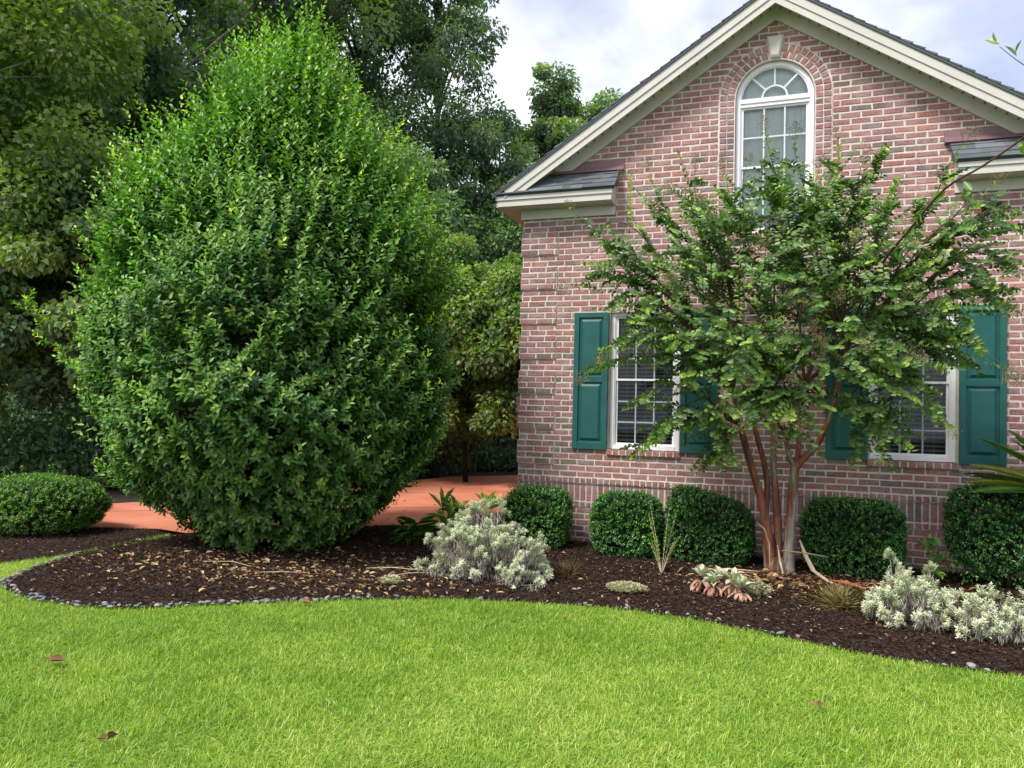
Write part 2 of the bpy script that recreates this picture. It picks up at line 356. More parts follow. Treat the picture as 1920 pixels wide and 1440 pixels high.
DRIVE = [(-3.86,14),(-3.86,2.38),(-4.47,.2),(-4.91,-.08),(-6.3,-1.15),(-6.59,-1.6),(-7.07,-1.51),(-7.73,-1.77),(-8.84,-2.23),(-12,-3.5),(-20,-6.5),(-20,-5),(-11.5,-1.3),(-9.51,-.05),(-7.9,2.8),(-7.1,7.2),(-5.6,8.8),(-4.6,14)]

def sheet(name, poly, z, mat):
    me = bpy.data.meshes.new(name); me.from_pydata([(x, y, z) for x, y in poly], [], [tuple(range(len(poly)))])
    me.materials.append(mat); return tag(link(name, me), kind='structure')
sheet('ground', [(-300,-60),(300,-60),(300,400),(-300,400)], -.06, M['soil'])
# lawn
LAWN = [(-6.59,-1.84)]+BACK[1:]+EDGE[1:]+[(14,-3.3),(14,-16),(-16,-16),(-16,-8),(-7.4,-4.75),(-6.85,-3.73),(-6.67,-3.31),(-6.69,-2.65),(-6.76,-1.67)]
sheet('lawn', LAWN, -.035, M['lawnsoil'])
sheet('driveway', DRIVE, -.012, M['drive'])

def heightbed(name, poly, mat, step, x0, x1, y0, y1):
    nx = int((x1-x0)/step); ny = int((y1-y0)/step)
    X, Y = np.meshgrid(np.linspace(x0, x1, nx), np.linspace(y0, y1, ny))
    ins = inpoly(X, Y, poly)
    d = polydist(X, Y, poly+poly[:1])
    Z = -.03 + .035*np.minimum(d/.25, 1) + .012*fbm(X*9, Y*9, 3, 3) + .010*fbm(X*45, Y*45, 5, 2)
    idx = np.arange(nx*ny).reshape(ny, nx)
    q = ins[:-1,:-1] & ins[1:,:-1] & ins[:-1,1:] & ins[1:,1:]
    F = np.stack([idx[:-1,:-1][q], idx[:-1,1:][q], idx[1:,1:][q], idx[1:,:-1][q]], 1)
    used, inv = np.unique(F, return_inverse=True)
    V = np.stack([X.ravel(), Y.ravel(), Z.ravel()], 1)[used]
    return npmesh(name, V, inv.reshape(-1, 4), mat)
tag(heightbed('mulch_bed', BEDP, M['mulch'], .022, -6.8, 4.1, -4.7, 3.5), kind='structure')
tag(heightbed('mulch_bed', LBED, M['mulch'], .035, -12, -6.5, -5.2, -1.4), kind='structure')

jt = MB()
for (xa, ya, xb, yb) in ((-9.2,-.9,-3.9,2.9),(-9.3,1.6,-3.9,5.6)):
    dx, dy = xb-xa, yb-ya; q = math.hypot(dx, dy); nx, ny = -dy/q*.008, dx/q*.008
    jt.add([(xa-nx,ya-ny,-.008),(xa+nx,ya+ny,-.008),(xb+nx,yb+ny,-.008),(xb-nx,yb-ny,-.008)], [(3,2,1,0)])
tag(jt.build('driveway_joint', surf('joint_dark', (.10,.045,.03), (.20,.08,.05), 8, .9, 0)), kind='structure')
# mulch shreds
def chips(n, poly, x0, x1, y0, y1):
    x = RNG.uniform(x0, x1, n*2); y = RNG.uniform(y0, y1, n*2); k = inpoly(x, y, poly); x, y = x[k], y[k]; n = len(x)
    d = polydist(x, y, poly+poly[:1])
    P = np.stack([x, y, -.02+.035*np.minimum(d/.25, 1)+RNG.uniform(0, .018, n)], 1)
    az = RNG.uniform(0, 2*PI, n); D = np.stack([np.cos(az), np.sin(az), RNG.normal(0, .22, n)], 1)
    Nn = np.stack([RNG.normal(0, .5, n), RNG.normal(0, .5, n), np.ones(n)], 1)
    L = RNG.uniform(.015, .06, n)
    return leaves(P, D, Nn, L, RNG.uniform(.004, .011, n), (RNG.beta(1.4, 2.6, n)), fold=.1, curl=.05)
V, F, T = merge([chips(78000, BEDP, -6.7, 3.2, -4.6, .0), chips(12000, LBED, -11, -6.6, -5, -1.5)])
tag(npmesh('mulch_shreds', V, F, M['chips'], tint=T), 'shredded dark brown bark mulch covering the flower bed', 'mulch', kind='stuff')

# grass
def grass():
    def pts(n, x0, x1, y0, y1, poly):
        x = RNG.uniform(x0, x1, n); y = RNG.uniform(y0, y1, n); k = inpoly(x, y, poly)
        # keep what the camera or a camera a step aside could see
        dx = x-CAM.x; dy = y-CAM.y; dep = dx*F_.x+dy*F_.y; lat = dx*R_.x+dy*R_.y
        k &= (dep > 2.3) & (np.abs(lat) < .68*dep+2.0)
        return x[k], y[k]
    a = pts(1250000, -8.6, 5.2, -7.6, -2.8, LAWN); b = pts(45000, -7.5, -5.9, -4.9, -1.6, LAWN)
    x = np.concatenate([a[0], b[0]]); y = np.concatenate([a[1], b[1]]); n = len(x)
    h = RNG.uniform(.024, .054, n)*(1+.25*fbm(x*1.7, y*1.7, 9, 2)); az = RNG.uniform(0, 2*PI, n)
    # blades lean in drifts
    la = 2.2*fbm(x*.9, y*.9, 21, 2)*PI; lean = RNG.uniform(.2, 1.7, n)
    cx = np.cos(az)*.95+np.cos(la)*.2; cy = np.sin(az)*.95+np.sin(la)*.2
    D = np.stack([cx*lean, cy*lean, np.ones(n)], 1); D = nrm(D)
    side = nrm(np.stack([-np.sin(az), np.cos(az), np.zeros(n)], 1)+RNG.normal(0, .25, (n, 3)))
    dr = np.stack([cx, cy, np.zeros(n)], 1)
    w = RNG.uniform(.0009, .0021, n)
    V = []
    for t, wf in ((0, .8), (.38, 1), (.72, .75), (1, .12)):
        c = np.stack([x, y, np.full(n, -.04)], 1)+D*(h*t)[:, None]*1.2+dr*(h*.55*t*t*lean)[:, None]; c[:, 2] -= h*.42*t*t*lean
        V += [c-side*(w*wf)[:, None], c+side*(w*wf)[:, None]]
    V = np.stack(V, 1).reshape(-1, 3); base = np.arange(n)[:, None]*8
    F = np.concatenate([base+np.array(q) for q in ([0,1,3,2],[2,3,5,4],[4,5,7,6])], 1).reshape(-1, 4)
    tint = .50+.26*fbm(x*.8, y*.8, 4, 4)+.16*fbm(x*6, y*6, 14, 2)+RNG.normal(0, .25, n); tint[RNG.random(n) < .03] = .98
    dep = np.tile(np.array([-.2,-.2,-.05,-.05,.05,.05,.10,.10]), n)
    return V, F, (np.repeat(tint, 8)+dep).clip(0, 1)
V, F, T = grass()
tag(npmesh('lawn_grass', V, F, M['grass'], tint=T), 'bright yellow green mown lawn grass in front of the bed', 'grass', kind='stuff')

# fallen leaves
def litter(n, cx, cy, sx, sy, poly, lo=.03, hi=.08, tmean=.6):
    x = RNG.normal(cx, sx, n); y = RNG.normal(cy, sy, n); k = inpoly(x, y, poly); x, y = x[k], y[k]; n = len(x)
    P = np.stack([x, y, RNG.uniform(.012, .035, n)], 1); az = RNG.uniform(0, 2*PI, n)
    D = np.stack([np.cos(az), np.sin(az), RNG.normal(0, .25, n)], 1); Nn = np.stack([RNG.normal(0, .45, n), RNG.normal(0, .45, n), np.ones(n)], 1)
    L = RNG.uniform(lo, hi, n)
    return leaves(P, D, Nn, L, L*RNG.uniform(.25, .5, n), RNG.normal(tmean, .22, n).clip(0, 1), fold=.35, curl=RNG.uniform(-.1, .35, n)[:, None])
V, F, T = merge([litter(850, -4.5, -3.0, .9, .5, BEDP), litter(390, -3.3, -2.7, .8, .5, BEDP), litter(260, -5.6, -3.3, .5, .5, BEDP, .015, .05), litter(630, -2.5, -2, 2.4, .8, BEDP, .015, .05),
  litter(900, .55, -1.3, .6, .25, BEDP, .03, .10, .45), litter(300, -.3, -1.6, .6, .35, BEDP, .02, .06, .5), litter(360, 1, -2.2, 1.2, .6, BEDP, .015, .05, .5), litter(160, -8, -2.8, 1.2, .5, LBED, .015, .045),
  litter(110, -3.75, 1.9, .25, .8, BEDP, .03, .07, .15), litter(40, -5.2, 2.2, 1.4, 1.5, DRIVE, .03, .07, .2)])
tag(npmesh('leaf_litter', V, F, M['litter'], tint=T), 'small tan and orange fallen leaves scattered over the mulch', 'fallen leaves', kind='stuff')

def brown_leaf(x, y, s, a, label, t=.15):
    P = np.array([[x, y, .01], [x, y, .012]]); D = np.array([[math.cos(a), math.sin(a), .25], [math.cos(a+2.2), math.sin(a+2.2), .3]])
    V, F, T = leaves(P, D, np.array([[.3,-.4,1.],[-.2,-.5,1]]), np.array([s, s*.7]), np.array([s*.6, s*.5]), np.array([t, t+.1]), fold=.5, curl=.25)
    tag(npmesh('fallen_leaf', V, F, M['litter'], tint=T), label, 'leaf', 'brown leaves lying on the lawn')
brown_leaf(-3.9, -5.63, .085, .3, 'curled brown leaf lying on the lawn near the left edge')
brown_leaf(-2.73, -6.31, .06, 1.5, 'small dark brown leaf deep in the grass at the lower left', .05)
brown_leaf(.34, -4.56, .05, .8, 'small orange brown leaf alone on the right side of the lawn', .25)
brown_leaf(-3.38, -3.86, .07, 0, 'orange leaf on the grass against the pebble edge below the big shrub', .3)
brown_leaf(-1.36, -3.45, .05, 2, 'faded orange leaf in the grass below the left silver plant', .3)

# pebbles along the edge
pebs = []
for k in range(5):
    import bmesh
    bm = bmesh.new(); bmesh.ops.create_icosphere(bm, subdivisions=2, radius=1)
    for v in bm.verts:
        n = v.co.copy(); f = 1+.10*math.sin(n.x*3+k)+.08*math.sin(n.y*4+k*2)+.06*math.sin(n.z*5+k); v.co = Vector((n.x*f*1.0, n.y*f*(.65+.06*k), n.z*f*.5))
    for f in bm.faces: f.smooth = True
    me = bpy.data.meshes.new('pebble'); bm.to_mesh(me); bm.free()
    me.materials.append(surf('river_stone_%s' % 'abcde'[k], *[[(.14,.155,.17),(.22,.235,.25)],[(.20,.205,.21),(.29,.29,.29)],[(.10,.11,.125),(.16,.17,.18)],[(.25,.24,.22),(.34,.33,.30)],[(.26,.21,.19),(.32,.28,.26)]][k], 60, .55, .1, 90)); pebs.append(me)
def walk(line, step):
    out = []; acc = 0
    for (ax, ay), (bx, by) in zip(line[:-1], line[1:]):
        L = math.hypot(bx-ax, by-ay); t = acc
        while t < L: out.append((ax+(bx-ax)*t/L, ay+(by-ay)*t/L, -(by-ay)/L, (bx-ax)/L)); t += step
        acc = t-L
    return out
PL = []
for rowk in range(2):
    for (x, y, nx, ny) in walk(BACK[2:]+EDGE[1:8], .050):
        if RNG.random() < .12: continue
        PL.append((x+RNG.normal(0,.012), y+RNG.normal(0,.012), nx, ny, rowk*.045-.005+RNG.normal(0, .018), RNG.choice([.011,.014,.018,.024])))
for (x, y, nx, ny) in walk(EDGE[7:20], .055):
    if RNG.random() < .55: continue
    PL.append((x+RNG.normal(0,.015), y, nx, ny, RNG.uniform(-.02, .06), RNG.choice([.010,.013,.018,.026])))
for i, (x, y, nx, ny, off, r) in enumerate(PL):
    if x > 2.3: continue
    o = bpy.data.objects.new('pebble', pebs[int(RNG.choice(5, p=[.3,.25,.22,.15,.08]))]); COL.objects.link(o)
    o.location = (x+nx*off, y+ny*off, -.002+RNG.uniform(-.010, .004)); o.scale = (r*1.25, r*RNG.uniform(.8,1.1), r*.95); o.rotation_euler = (RNG.normal(0,.2), RNG.normal(0,.2), RNG.uniform(0, 6.28))
    tag(o, 'smooth grey river pebble in the curved edging between lawn and mulch', 'pebble', 'pebbles edging the flower bed')

# ------------------------------------------------------------------ house
HX, HY, HZ = 0, 0, 0
house = tag(empty('brick_house', (0, 0, 0)), 'two storey brick gable end with green shutters and an arched upper window', 'house')
ZB = -.02; C = .0713; BW = .214; MJ = .0155
RK = .655; ZAP = 6.03   # brick gable line
WX = [-1.416, 1.416]; WH = .41; WZ0, WZ1 = 1.12, 2.752
AR = .42; AZ = 5.16; AZ0 = 3.62
PAL = [((0.384,0.186,0.168), 30), ((0.357,0.182,0.176), 24), ((0.299,0.178,0.168), 14), ((0.241,0.170,0.149), 9), ((0.232,0.174,0.168), 5), ((0.384,0.166,0.141), 4), ((0.410,0.228,0.211), 16), ((0.285,0.211,0.176), 6)]
PW = np.array([p[1] for p in PAL], float); PW /= PW.sum()
def bcol(red=0):
    c = np.array(PAL[RNG.choice(len(PAL), p=PW)][0]) if not red else np.array([(.42,.18,.14),(.38,.165,.14),(.33,.18,.15),(.36,.20,.165)][RNG.integers(4)])
    return tuple(c*RNG.uniform(.86, 1.14))
wall = MB()
def brick(x0, x1, z0, z1, y=0.0, depth=.1, col=None, rot=None):
    j = lambda: float(RNG.uniform(-.0035, .0035))
    col = col or bcol(); y += float(RNG.uniform(-.0015, .0015)); e = .005
    back = [(x0,y+depth,z0),(x1,y+depth,z0),(x1,y+depth,z1),(x0,y+depth,z1)]
    outer = [(x0+j(),y+e,z0+j()),(x1+j(),y+e,z0+j()),(x1+j(),y+e,z1+j()),(x0+j(),y+e,z1+j())]
    inner = [(q[0]+(e if i in (0,3) else -e), y, q[2]+(e if i in (0,1) else -e)) for i, q in enumerate(outer)]
    vs = back+outer+inner
    if rot:
        cx, cz, a = rot; ca, sa = math.cos(a), math.sin(a)
        vs = [(cx+(x-cx)*ca-(z-cz)*sa, yy, cz+(x-cx)*sa+(z-cz)*ca) for x, yy, z in vs]
    fs = [(0,3,2,1)]+[(i, (i+1) % 4, (i+1) % 4+4, i+4) for i in range(4)]+[(i+4, (i+1) % 4+4, (i+1) % 4+8, i+8) for i in range(4)]+[(8,9,10,11)]
    TGT.add(vs, fs, 0, col)
TGT = wall
def openings(z0, z1, pad=0):
    zc = (z0+z1)/2; iv = []
    for x in WX:
        if z1 > WZ0-.074+.01 and z0 < WZ1+.21-.01:
            iv.append((x-WH-(.012 if zc < WZ1 else .012), x+WH+.012))
    R = .605
    if zc > AZ0-.08 and zc < AZ: iv.append((-R, R))
    elif AZ <= zc < AZ+R: h = math.sqrt(max(R*R-(zc-AZ)**2, 0)); iv.append((-h, h))
    if 5.60 < zc < 5.85: k = .05+.05*(zc-5.6)/.24; iv.append((-k, k))
    iv.sort(); out = []
    for a in iv:
        if out and a[0] < out[-1][1]: out[-1] = (out[-1][0], max(a[1], out[-1][1]))
        else: out.append(a)
    return out
def free(x0, x1, iv):
    segs = [(x0, x1)]
    for a, b in iv:
        ns = []
        for s, t in segs:
            if b <= s or a >= t: ns.append((s, t))
            else:
                if a > s: ns.append((s, a))
                if b < t: ns.append((b, t))
        segs = ns
    return segs
XW = 2.955
row = 0
while True:
    z0 = ZB+row*C; z1 = z0+C
    if z0 > 6.05: break
    if row in (6,): # header course under soldiers
        n = int(2*XW/(C+.0005)); w = 2*XW/n
        for i in range(n): brick(-XW+i*w+MJ/2, -XW+(i+1)*w-MJ/2, z0+MJ/2, z1-MJ/2, -.010, col=bcol())
        row += 1; continue
    if row == 7:
        n = int(2*XW/(C+.0005)); w = 2*XW/n
        for i in range(n): brick(-XW+i*w+MJ/2, -XW+(i+1)*w-MJ/2, z0+MJ/2, z0+3*C-MJ/2, 0, col=bcol())
        row = 10; continue
    if row == 10:
        n = int(2*XW/(C+.0005)); w = 2*XW/n
        for i in range(n): brick(-XW+i*w+MJ/2, -XW+(i+1)*w-MJ/2, z0+MJ/2, z1-MJ/2, -.022, depth=.12, col=bcol(RNG.random() < .7))
        row += 1; continue
    hw = XW if z0 < 4.0 else min(XW, (ZAP+.07-z0)/RK)
    lo, hi = -hw, hw
    iv = openings(z0, z1)
    q = (row-11) % 6; quoin = row >= 13 and q >= 2 and z0 < 3.80
    off = (BW/2 if row % 2 else 0)
    if z0 < 4.0 or True:
        xs = [-XW]
        x = -XW+(off if off else BW)
        while x < XW-.02: xs.append(x); x += BW
        xs.append(XW)
    if row >= 11 and z0 < 3.80:
        # quoin zone has its own bonding, closed by a straight joint on proud courses
        if quoin:
            iv = iv+[(-XW-.1, -XW+.455), (XW-.455, XW+.1)]
            for sgn in (-1, 1):
                e0 = XW+.022
                cuts = [0, .225, .45-.02, .477] if row % 2 else [0, .115, .33, .477]
                for a, b in zip(cuts[:-1], cuts[1:]):
                    xa, xb = sorted((sgn*(e0-a), sgn*(e0-b))); brick(xa+MJ/2, xb-MJ/2, z0+MJ/2, z1-MJ/2, -.020, depth=.12)
    for xa, xb in zip(xs[:-1], xs[1:]):
        if xb < lo or xa > hi: continue
        for s, t in free(max(xa, lo) if z0 > 4 else xa, min(xb, hi) if z0 > 4 else xb, iv):
            if t-s < .03: continue
            brick(s+MJ/2, t-MJ/2, z0+MJ/2, z1-MJ/2, 0)
    row += 1
# mortar sheet in thin strips, cut round the openings
mort = MB(); z = ZB; dz = C/6
while z < ZAP+.12:
    z2 = z+dz; zc = z+dz/2; hw = min(XW-.004, (ZAP+.14-zc)/RK) if z > 3.9 else XW-.004
    iv = []
    for x in WX:
        if WZ0-.02 < zc < WZ1: iv.append((x-WH, x+WH))
    if AZ0 < zc < AZ: iv.append((-AR-.01, AR+.01))
    elif AZ <= zc < AZ+AR: h = math.sqrt((AR+.01)**2-(zc-AZ)**2); iv.append((-h, h))
    for s, t in free(-hw, hw, iv): wall.add([(s,.0045,z),(t,.0045,z),(t,.0045,z2),(s,.0045,z2)], [(0,1,2,3)], 1)
    z = z2
for x in WX:   # reveals
    for xa, xb in ((x-WH-.012, x-WH-.002), (x+WH+.002, x+WH+.012)): wall.box(xa, xb, .006, .12, WZ0-.02, WZ1+.02, 1)
    wall.box(x-WH, x+WH, .006, .12, WZ1+.003, WZ1+.015, 1)
for sgn in (-1, 1):  # quoin backing blocks
    for k in range(7):
        zq = ZB+(13+6*k)*C; xa, xb = sorted((sgn*(XW+.016), sgn*(XW-.45))); wall.box(xa, xb, -.0150, .45, zq+.004, zq+4*C-.004, 1)
wall.box(-XW+.002, XW-.002, -.0165, .003, ZB+10*C+.004, ZB+11*C-.006, 1)
wall.box(-XW+.002, XW-.002, -.0055, .003, ZB+6*C+.004, ZB+7*C-.006, 1)
# solid body behind the face
wall.add([(-XW,.1,-.1),(-XW,9,-.1),(-XW,9,4.15),(-XW,.1,4.15)], [(0,3,2,1)], 2)
wall.add([(XW,.1,-.1),(XW,9,-.1),(XW,9,4.15),(XW,.1,4.15)], [(0,1,2,3)], 2)
wall.add([(-XW,9,-.1),(XW,9,-.1),(XW,9,4.15),(0,9,6.05),(-XW,9,4.15)], [(0,4,3,2,1)], 2)
wall.box(-XW, -XW+.1, .0055, .1, -.1, 4.1, 1); wall.box(XW-.1, XW, .0055, .1, -.1, 4.1, 1)
wall.build('brick_wall', [M['brick'], M['mortar'], M['side_brick']], house)

# arch surround: two rings of headers down the jambs
TGT = ring = MB()
for ri, (r0, yy) in enumerate(((.435, -.004), (.518, -.014))):
    hgt = .078; rm = r0+hgt/2; n = int(PI*rm/C); w = PI*rm/n
    for i in range(n):
        a = (i+.5)/n*PI; x = rm*math.cos(a); zz = AZ+rm*math.sin(a)
        if abs(x) < .045 and zz > AZ+.3: continue
        brick(x-hgt/2+.003, x+hgt/2-.003, zz-w/2+MJ/2, zz+w/2-MJ/2, yy, col=bcol(), rot=(x, zz, a))
    zz = AZ
    while zz > AZ0-.02:
        for s in (-1, 1):
            brick(s*rm-hgt/2+.003, s*rm+hgt/2-.003, zz-C+MJ/2, zz-MJ/2, yy, col=bcol())
        zz -= C
n = 40
for i in range(n):   # mortar behind the rings
    a0, a1 = i/n*PI, (i+1)/n*PI
    for (ra, rb, yy) in ((.424, .515, .002), (.515, .600, -.006)):
        v = [(ra*math.cos(a0), yy, AZ+ra*math.sin(a0)), (rb*math.cos(a0), yy, AZ+rb*math.sin(a0)), (rb*math.cos(a1), yy, AZ+rb*math.sin(a1)), (ra*math.cos(a1), yy, AZ+ra*math.sin(a1))]
        ring.add(v+[(x, .1, z) for x, y, z in v], [(0,1,2,3),(0,3,7,4),(1,5,6,2)], 1)
for s in (-1, 1):
    a, b = sorted((s*.424, s*.515)); ring.box(a, b, .002, .1, AZ0, AZ, 1)
    a, b = sorted((s*.515, s*.600)); ring.box(a, b, -.006, .1, AZ0, AZ, 1)
n = 13
for i in range(n):
    w = 1.0/n; brick(-.5+i*w+MJ/2, -.5+(i+1)*w-MJ/2, AZ0-.075, AZ0-.004, -.03, depth=.14, col=bcol(1))
ring.build('arch_surround', [M['brick'], M['mortar']], house)
# keystone
ks = MB(); v = [(-.093,5.845),(.093,5.845),(.047,5.60),(-.047,5.60)]; vi = [(-.075,5.828),(.075,5.828),(.033,5.625),(-.033,5.625)]
ks.add([(x,.0,z) for x, z in v]+[(x,-.028,z) for x, z in v]+[(x,-.043,z) for x, z in vi], [(0,1,2,3)]+[(i,(i+1)%4,(i+1)%4+4,i+4) for i in range(4)]+[(i+4,(i+1)%4+4,(i+1)%4+8,i+8) for i in range(4)]+[(11,10,9,8)], 0)
ks.build('keystone', M['key'], house)
# flat arches and sills of the lower windows
for x in WX:
    TGT = li = MB(); n = 12; w = (2*WH+.024)/n
    for i in range(n): brick(x-WH-.012+i*w+MJ/2-.001, x-WH-.012+(i+1)*w-MJ/2, WZ1+.012, WZ1+.205, -.002, col=bcol())
    li.box(x-WH-.01, x+WH+.01, .003, .09, WZ1+.004, WZ1+.212, 1)
    li.build('lintel', [M['brick'], M['mortar']], house)
    TGT = si = MB(); n = 11; w = (2*WH+.05)/n
    for i in range(n): brick(x-WH-.025+i*w+MJ/2-.001, x-WH-.025+(i+1)*w-MJ/2, WZ0-.073, WZ0-.006, -.032, depth=.14, col=bcol(1))
    si.box(x-WH-.02, x+WH+.02, -.026, .09, WZ0-.068, WZ0-.012, 1)
    si.build('window_sill', [M['brick'], M['mortar']], house)

# windows -----------------------------------------------------------
def sash_window(xc, z0, z1, hw, y, nx, nz, name='window', arch=None, curtain=False):
    """double-hung: frame > sashes, panes, muntins, blind"""
    fr = MB(); f = .048
    fr.box(xc-hw+.001, xc-hw+f, y, y+.07, z0, z1); fr.box(xc+hw-f, xc+hw-.001, y, y+.07, z0, z1)
    fr.box(xc-hw+f, xc+hw-f, y-.006, y+.07, z0, z0+.05)
    if arch is None: fr.box(xc-hw+f, xc+hw-f, y, y+.07, z1-f, z1)
    # inner lip
    for s in (-1, 1):
        a, b = sorted((xc+s*(hw-f+.001), xc+s*(hw-f-.012))); fr.box(a, b, y+.012, y+.07, z0+.05, z1-f)
    if arch:
        r = arch; zc = z1; n = 32
        fr.box(xc-hw+f, xc+hw-f, y, y+.07, z1-.075, z1+.02)
        fr.box(xc-hw+f, xc+hw-f, y-.012, y, z1-.035, z1-.01)
        for (ra, rb, ya) in ((r-.048, r-.001, y), (r-.062, r-.048, y+.014)):
            for i in range(n):
                a0, a1 = i/n*PI, (i+1)/n*PI
                v = [(xc+ra*math.cos(a0), zc+ra*math.sin(a0)), (xc+rb*math.cos(a0), zc+rb*math.sin(a0)), (xc+rb*math.cos(a1), zc+rb*math.sin(a1)), (xc+ra*math.cos(a1), zc+ra*math.sin(a1))]
                fr.prism(v, ya, y+.07)
    w = fr.build(name, M['frame'], house)
    top = z1-(.075 if arch else f); bot = z0+.05; mid = (top+bot)/2+.01; xi = hw-f-.012
    s = MB(); e = .024
    for (a, b, yy) in ((mid-.012, top, y+.022), (bot, mid+.012, y+.040)):
        s.box(xc-xi, xc-xi+e, yy, yy+.02, a, b); s.box(xc+xi-e, xc+xi, yy, yy+.02, a, b)
        s.box(xc-xi+e, xc+xi-e, yy, yy+.02, b-e, b); s.box(xc-xi+e, xc+xi-e, yy, yy+.02, a, a+e)
    s.build('sash', M['frame'], w)
    g = MB(); mu = MB()
    for (a, b, yy) in ((mid+.012, top-e, y+.032), (bot+e, mid-.012, y+.050)):
        g.add([(xc-xi+e,yy,a),(xc+xi-e,yy,a),(xc+xi-e,yy,b),(xc-xi+e,yy,b)], [(0,1,2,3)])
        W = 2*(xi-e)
        for i in range(1, nx): xx = xc-xi+e+W*i/nx; mu.box(xx-.0085, xx+.0085, yy-.010, yy-.001, a, b)
        for i in range(1, nz): zz = a+(b-a)*i/nz; mu.box(xc-xi+e, xc+xi-e, yy-.009, yy-.0015, zz-.0085, zz+.0085)
    if arch:
        n = 32; rr = arch-.06; zc = z1+.021
        pts = [(xc+rr*math.cos(i/n*PI), y+.036, zc+rr*math.sin(i/n*PI)) for i in range(n+1)]
        g.add(pts, [tuple(range(n+1))])
        for a in (45, 90, 135):
            c, s_ = math.cos(math.radians(a)), math.sin(math.radians(a)); dx, dz_ = -s_*.010, c*.010
            p0 = (xc+.135*c, zc+.135*s_); p1 = (xc+rr*c, zc+rr*s_)
            mu.prism([(p0[0]+dx,p0[1]+dz_),(p0[0]-dx,p0[1]-dz_),(p1[0]-dx,p1[1]-dz_),(p1[0]+dx,p1[1]+dz_)], y+.024, y+.034)
        for i in range(16):
            a0, a1 = i/16*PI, (i+1)/16*PI
            mu.prism([(xc+q*math.cos(a), zc+q*math.sin(a)) for q, a in ((.125,a0),(.146,a0),(.146,a1),(.125,a1))], y+.023, y+.035)
    g.build('glass_pane', M['glass'], w); mu.build('muntin', M['muntin' if arch else 'muntin_dim'], w)
    b = MB()
    if curtain:
        k = 60
        for a in range(k):
            xa = xc-hw+.05+(2*hw-.1)*a/k; xb = xc-hw+.05+(2*hw-.1)*(a+1)/k
            ya = y+.085+.006*math.sin(a*1.3)+.004*math.sin(a*.5); yb = y+.085+.006*math.sin((a+1)*1.3)+.004*math.sin((a+1)*.5)
            b.add([(xa,ya,z0),(xb,yb,z0),(xb,yb,z1-.1),(xa,ya,z1-.1)], [(0,1,2,3)])
        b.add([(xc-hw+.05,y+.095,z1-.1),(xc+hw-.05,y+.095,z1-.1),(xc+hw-.05,y+.095,z1+.40),(xc-hw+.05,y+.095,z1+.40)], [(0,1,2,3)])
        b.build('curtain', M['curtain'], w)
    else:
        zz = bot+.01
        while zz < top:
            tl = .010+RNG.uniform(-.002, .002)
            b.add([(xc-hw+.06,y+.09,zz-tl),(xc+hw-.06,y+.09,zz-tl),(xc+hw-.06,y+.135,zz+tl),(xc-hw+.06,y+.135,zz+tl),
                   (xc-hw+.06,y+.09,zz-tl+.003),(xc+hw-.06,y+.09,zz-tl+.003),(xc+hw-.06,y+.135,zz+tl+.003),(xc-hw+.06,y+.135,zz+tl+.003)], [(0,3,2,1),(4,5,6,7),(0,1,5,4),(2,3,7,6)])
            zz += .048
        for xx in (xc-.22, xc, xc+.22): b.box(xx-.002, xx+.002, y+.086, y+.088, bot, top)
        b.build('blind', M['blind'], w)
    # the dark room behind
    d = MB(); zt = z1+(arch+.03 if arch else 0); ya, yb = y+.071, y+1.2; xa, xb = xc-hw-.2, xc+hw+.2; za = z0-.2
    d.add([(xa,ya,za),(xb,ya,za),(xb,yb,za),(xa,yb,za),(xa,ya,zt+.1),(xb,ya,zt+.1),(xb,yb,zt+.1),(xa,yb,zt+.1)], [(0,1,2,3),(4,7,6,5),(1,5,6,2),(2,6,7,3),(3,7,4,0)])
    d.build('room_interior', M['black'], w)
    return w
for x in WX: sash_window(x, WZ0, WZ1, WH, .045, 3, 3)
sash_window(0, AZ0+.005, AZ, AR, .05, 3, 2, arch=AR, curtain=True)

# shutters -----------------------------------------------------------
def shutter(x0, x1, z0, z1):
    s = MB(); y0, y1 = -.042, -.006
    st = .062; zm = z0+(z1-z0)*.51
    s.box(x0, x0+st, y0, y1, z0, z1); s.box(x1-st, x1, y0, y1, z0, z1)
    for a, b in ((z0, z0+.085), (zm-.035, zm+.035), (z1-.06, z1)): s.box(x0+st, x1-st, y0+.0015, y1, a, b)
    for a, b in ((z0+.085, zm-.035), (zm+.035, z1-.06)):
        xa, xb = x0+st, x1-st; yi = y0+.022
        v = [(xa,yi,a),(xb,yi,a),(xb,yi,b),(xa,yi,b)]
        g1, g2 = .016, .048
        v += [(xa+g1,yi,a+g1),(xb-g1,yi,a+g1),(xb-g1,yi,b-g1),(xa+g1,yi,b-g1)]
        v += [(xa+g2,y0+.004,a+g2),(xb-g2,y0+.004,a+g2),(xb-g2,y0+.004,b-g2),(xa+g2,y0+.004,b-g2)]
        f = [(i,(i+1)%4,(i+1)%4+4,i+4) for i in range(4)]+[(i+4,(i+1)%4+4,(i+1)%4+8,i+8) for i in range(4)]+[(8,9,10,11)]
        s.add(v, f)
    o = s.build('shutter', M['shutter'], house, bevel=.003)
    k = MB()
    for xx in (x0+.028, x1-.028):
        for zz in (z0+.10, zm, z1-.085): k.tube([(xx, y0+.002, zz), (xx, y0-.004, zz)], .0075, 10)
    k.build('screw', M['shutter'], o)
for x in WX:
    for s in (-1, 1):
        a, b = sorted((x+s*.427, x+s*.848)); shutter(a, b, 1.107, 2.747)

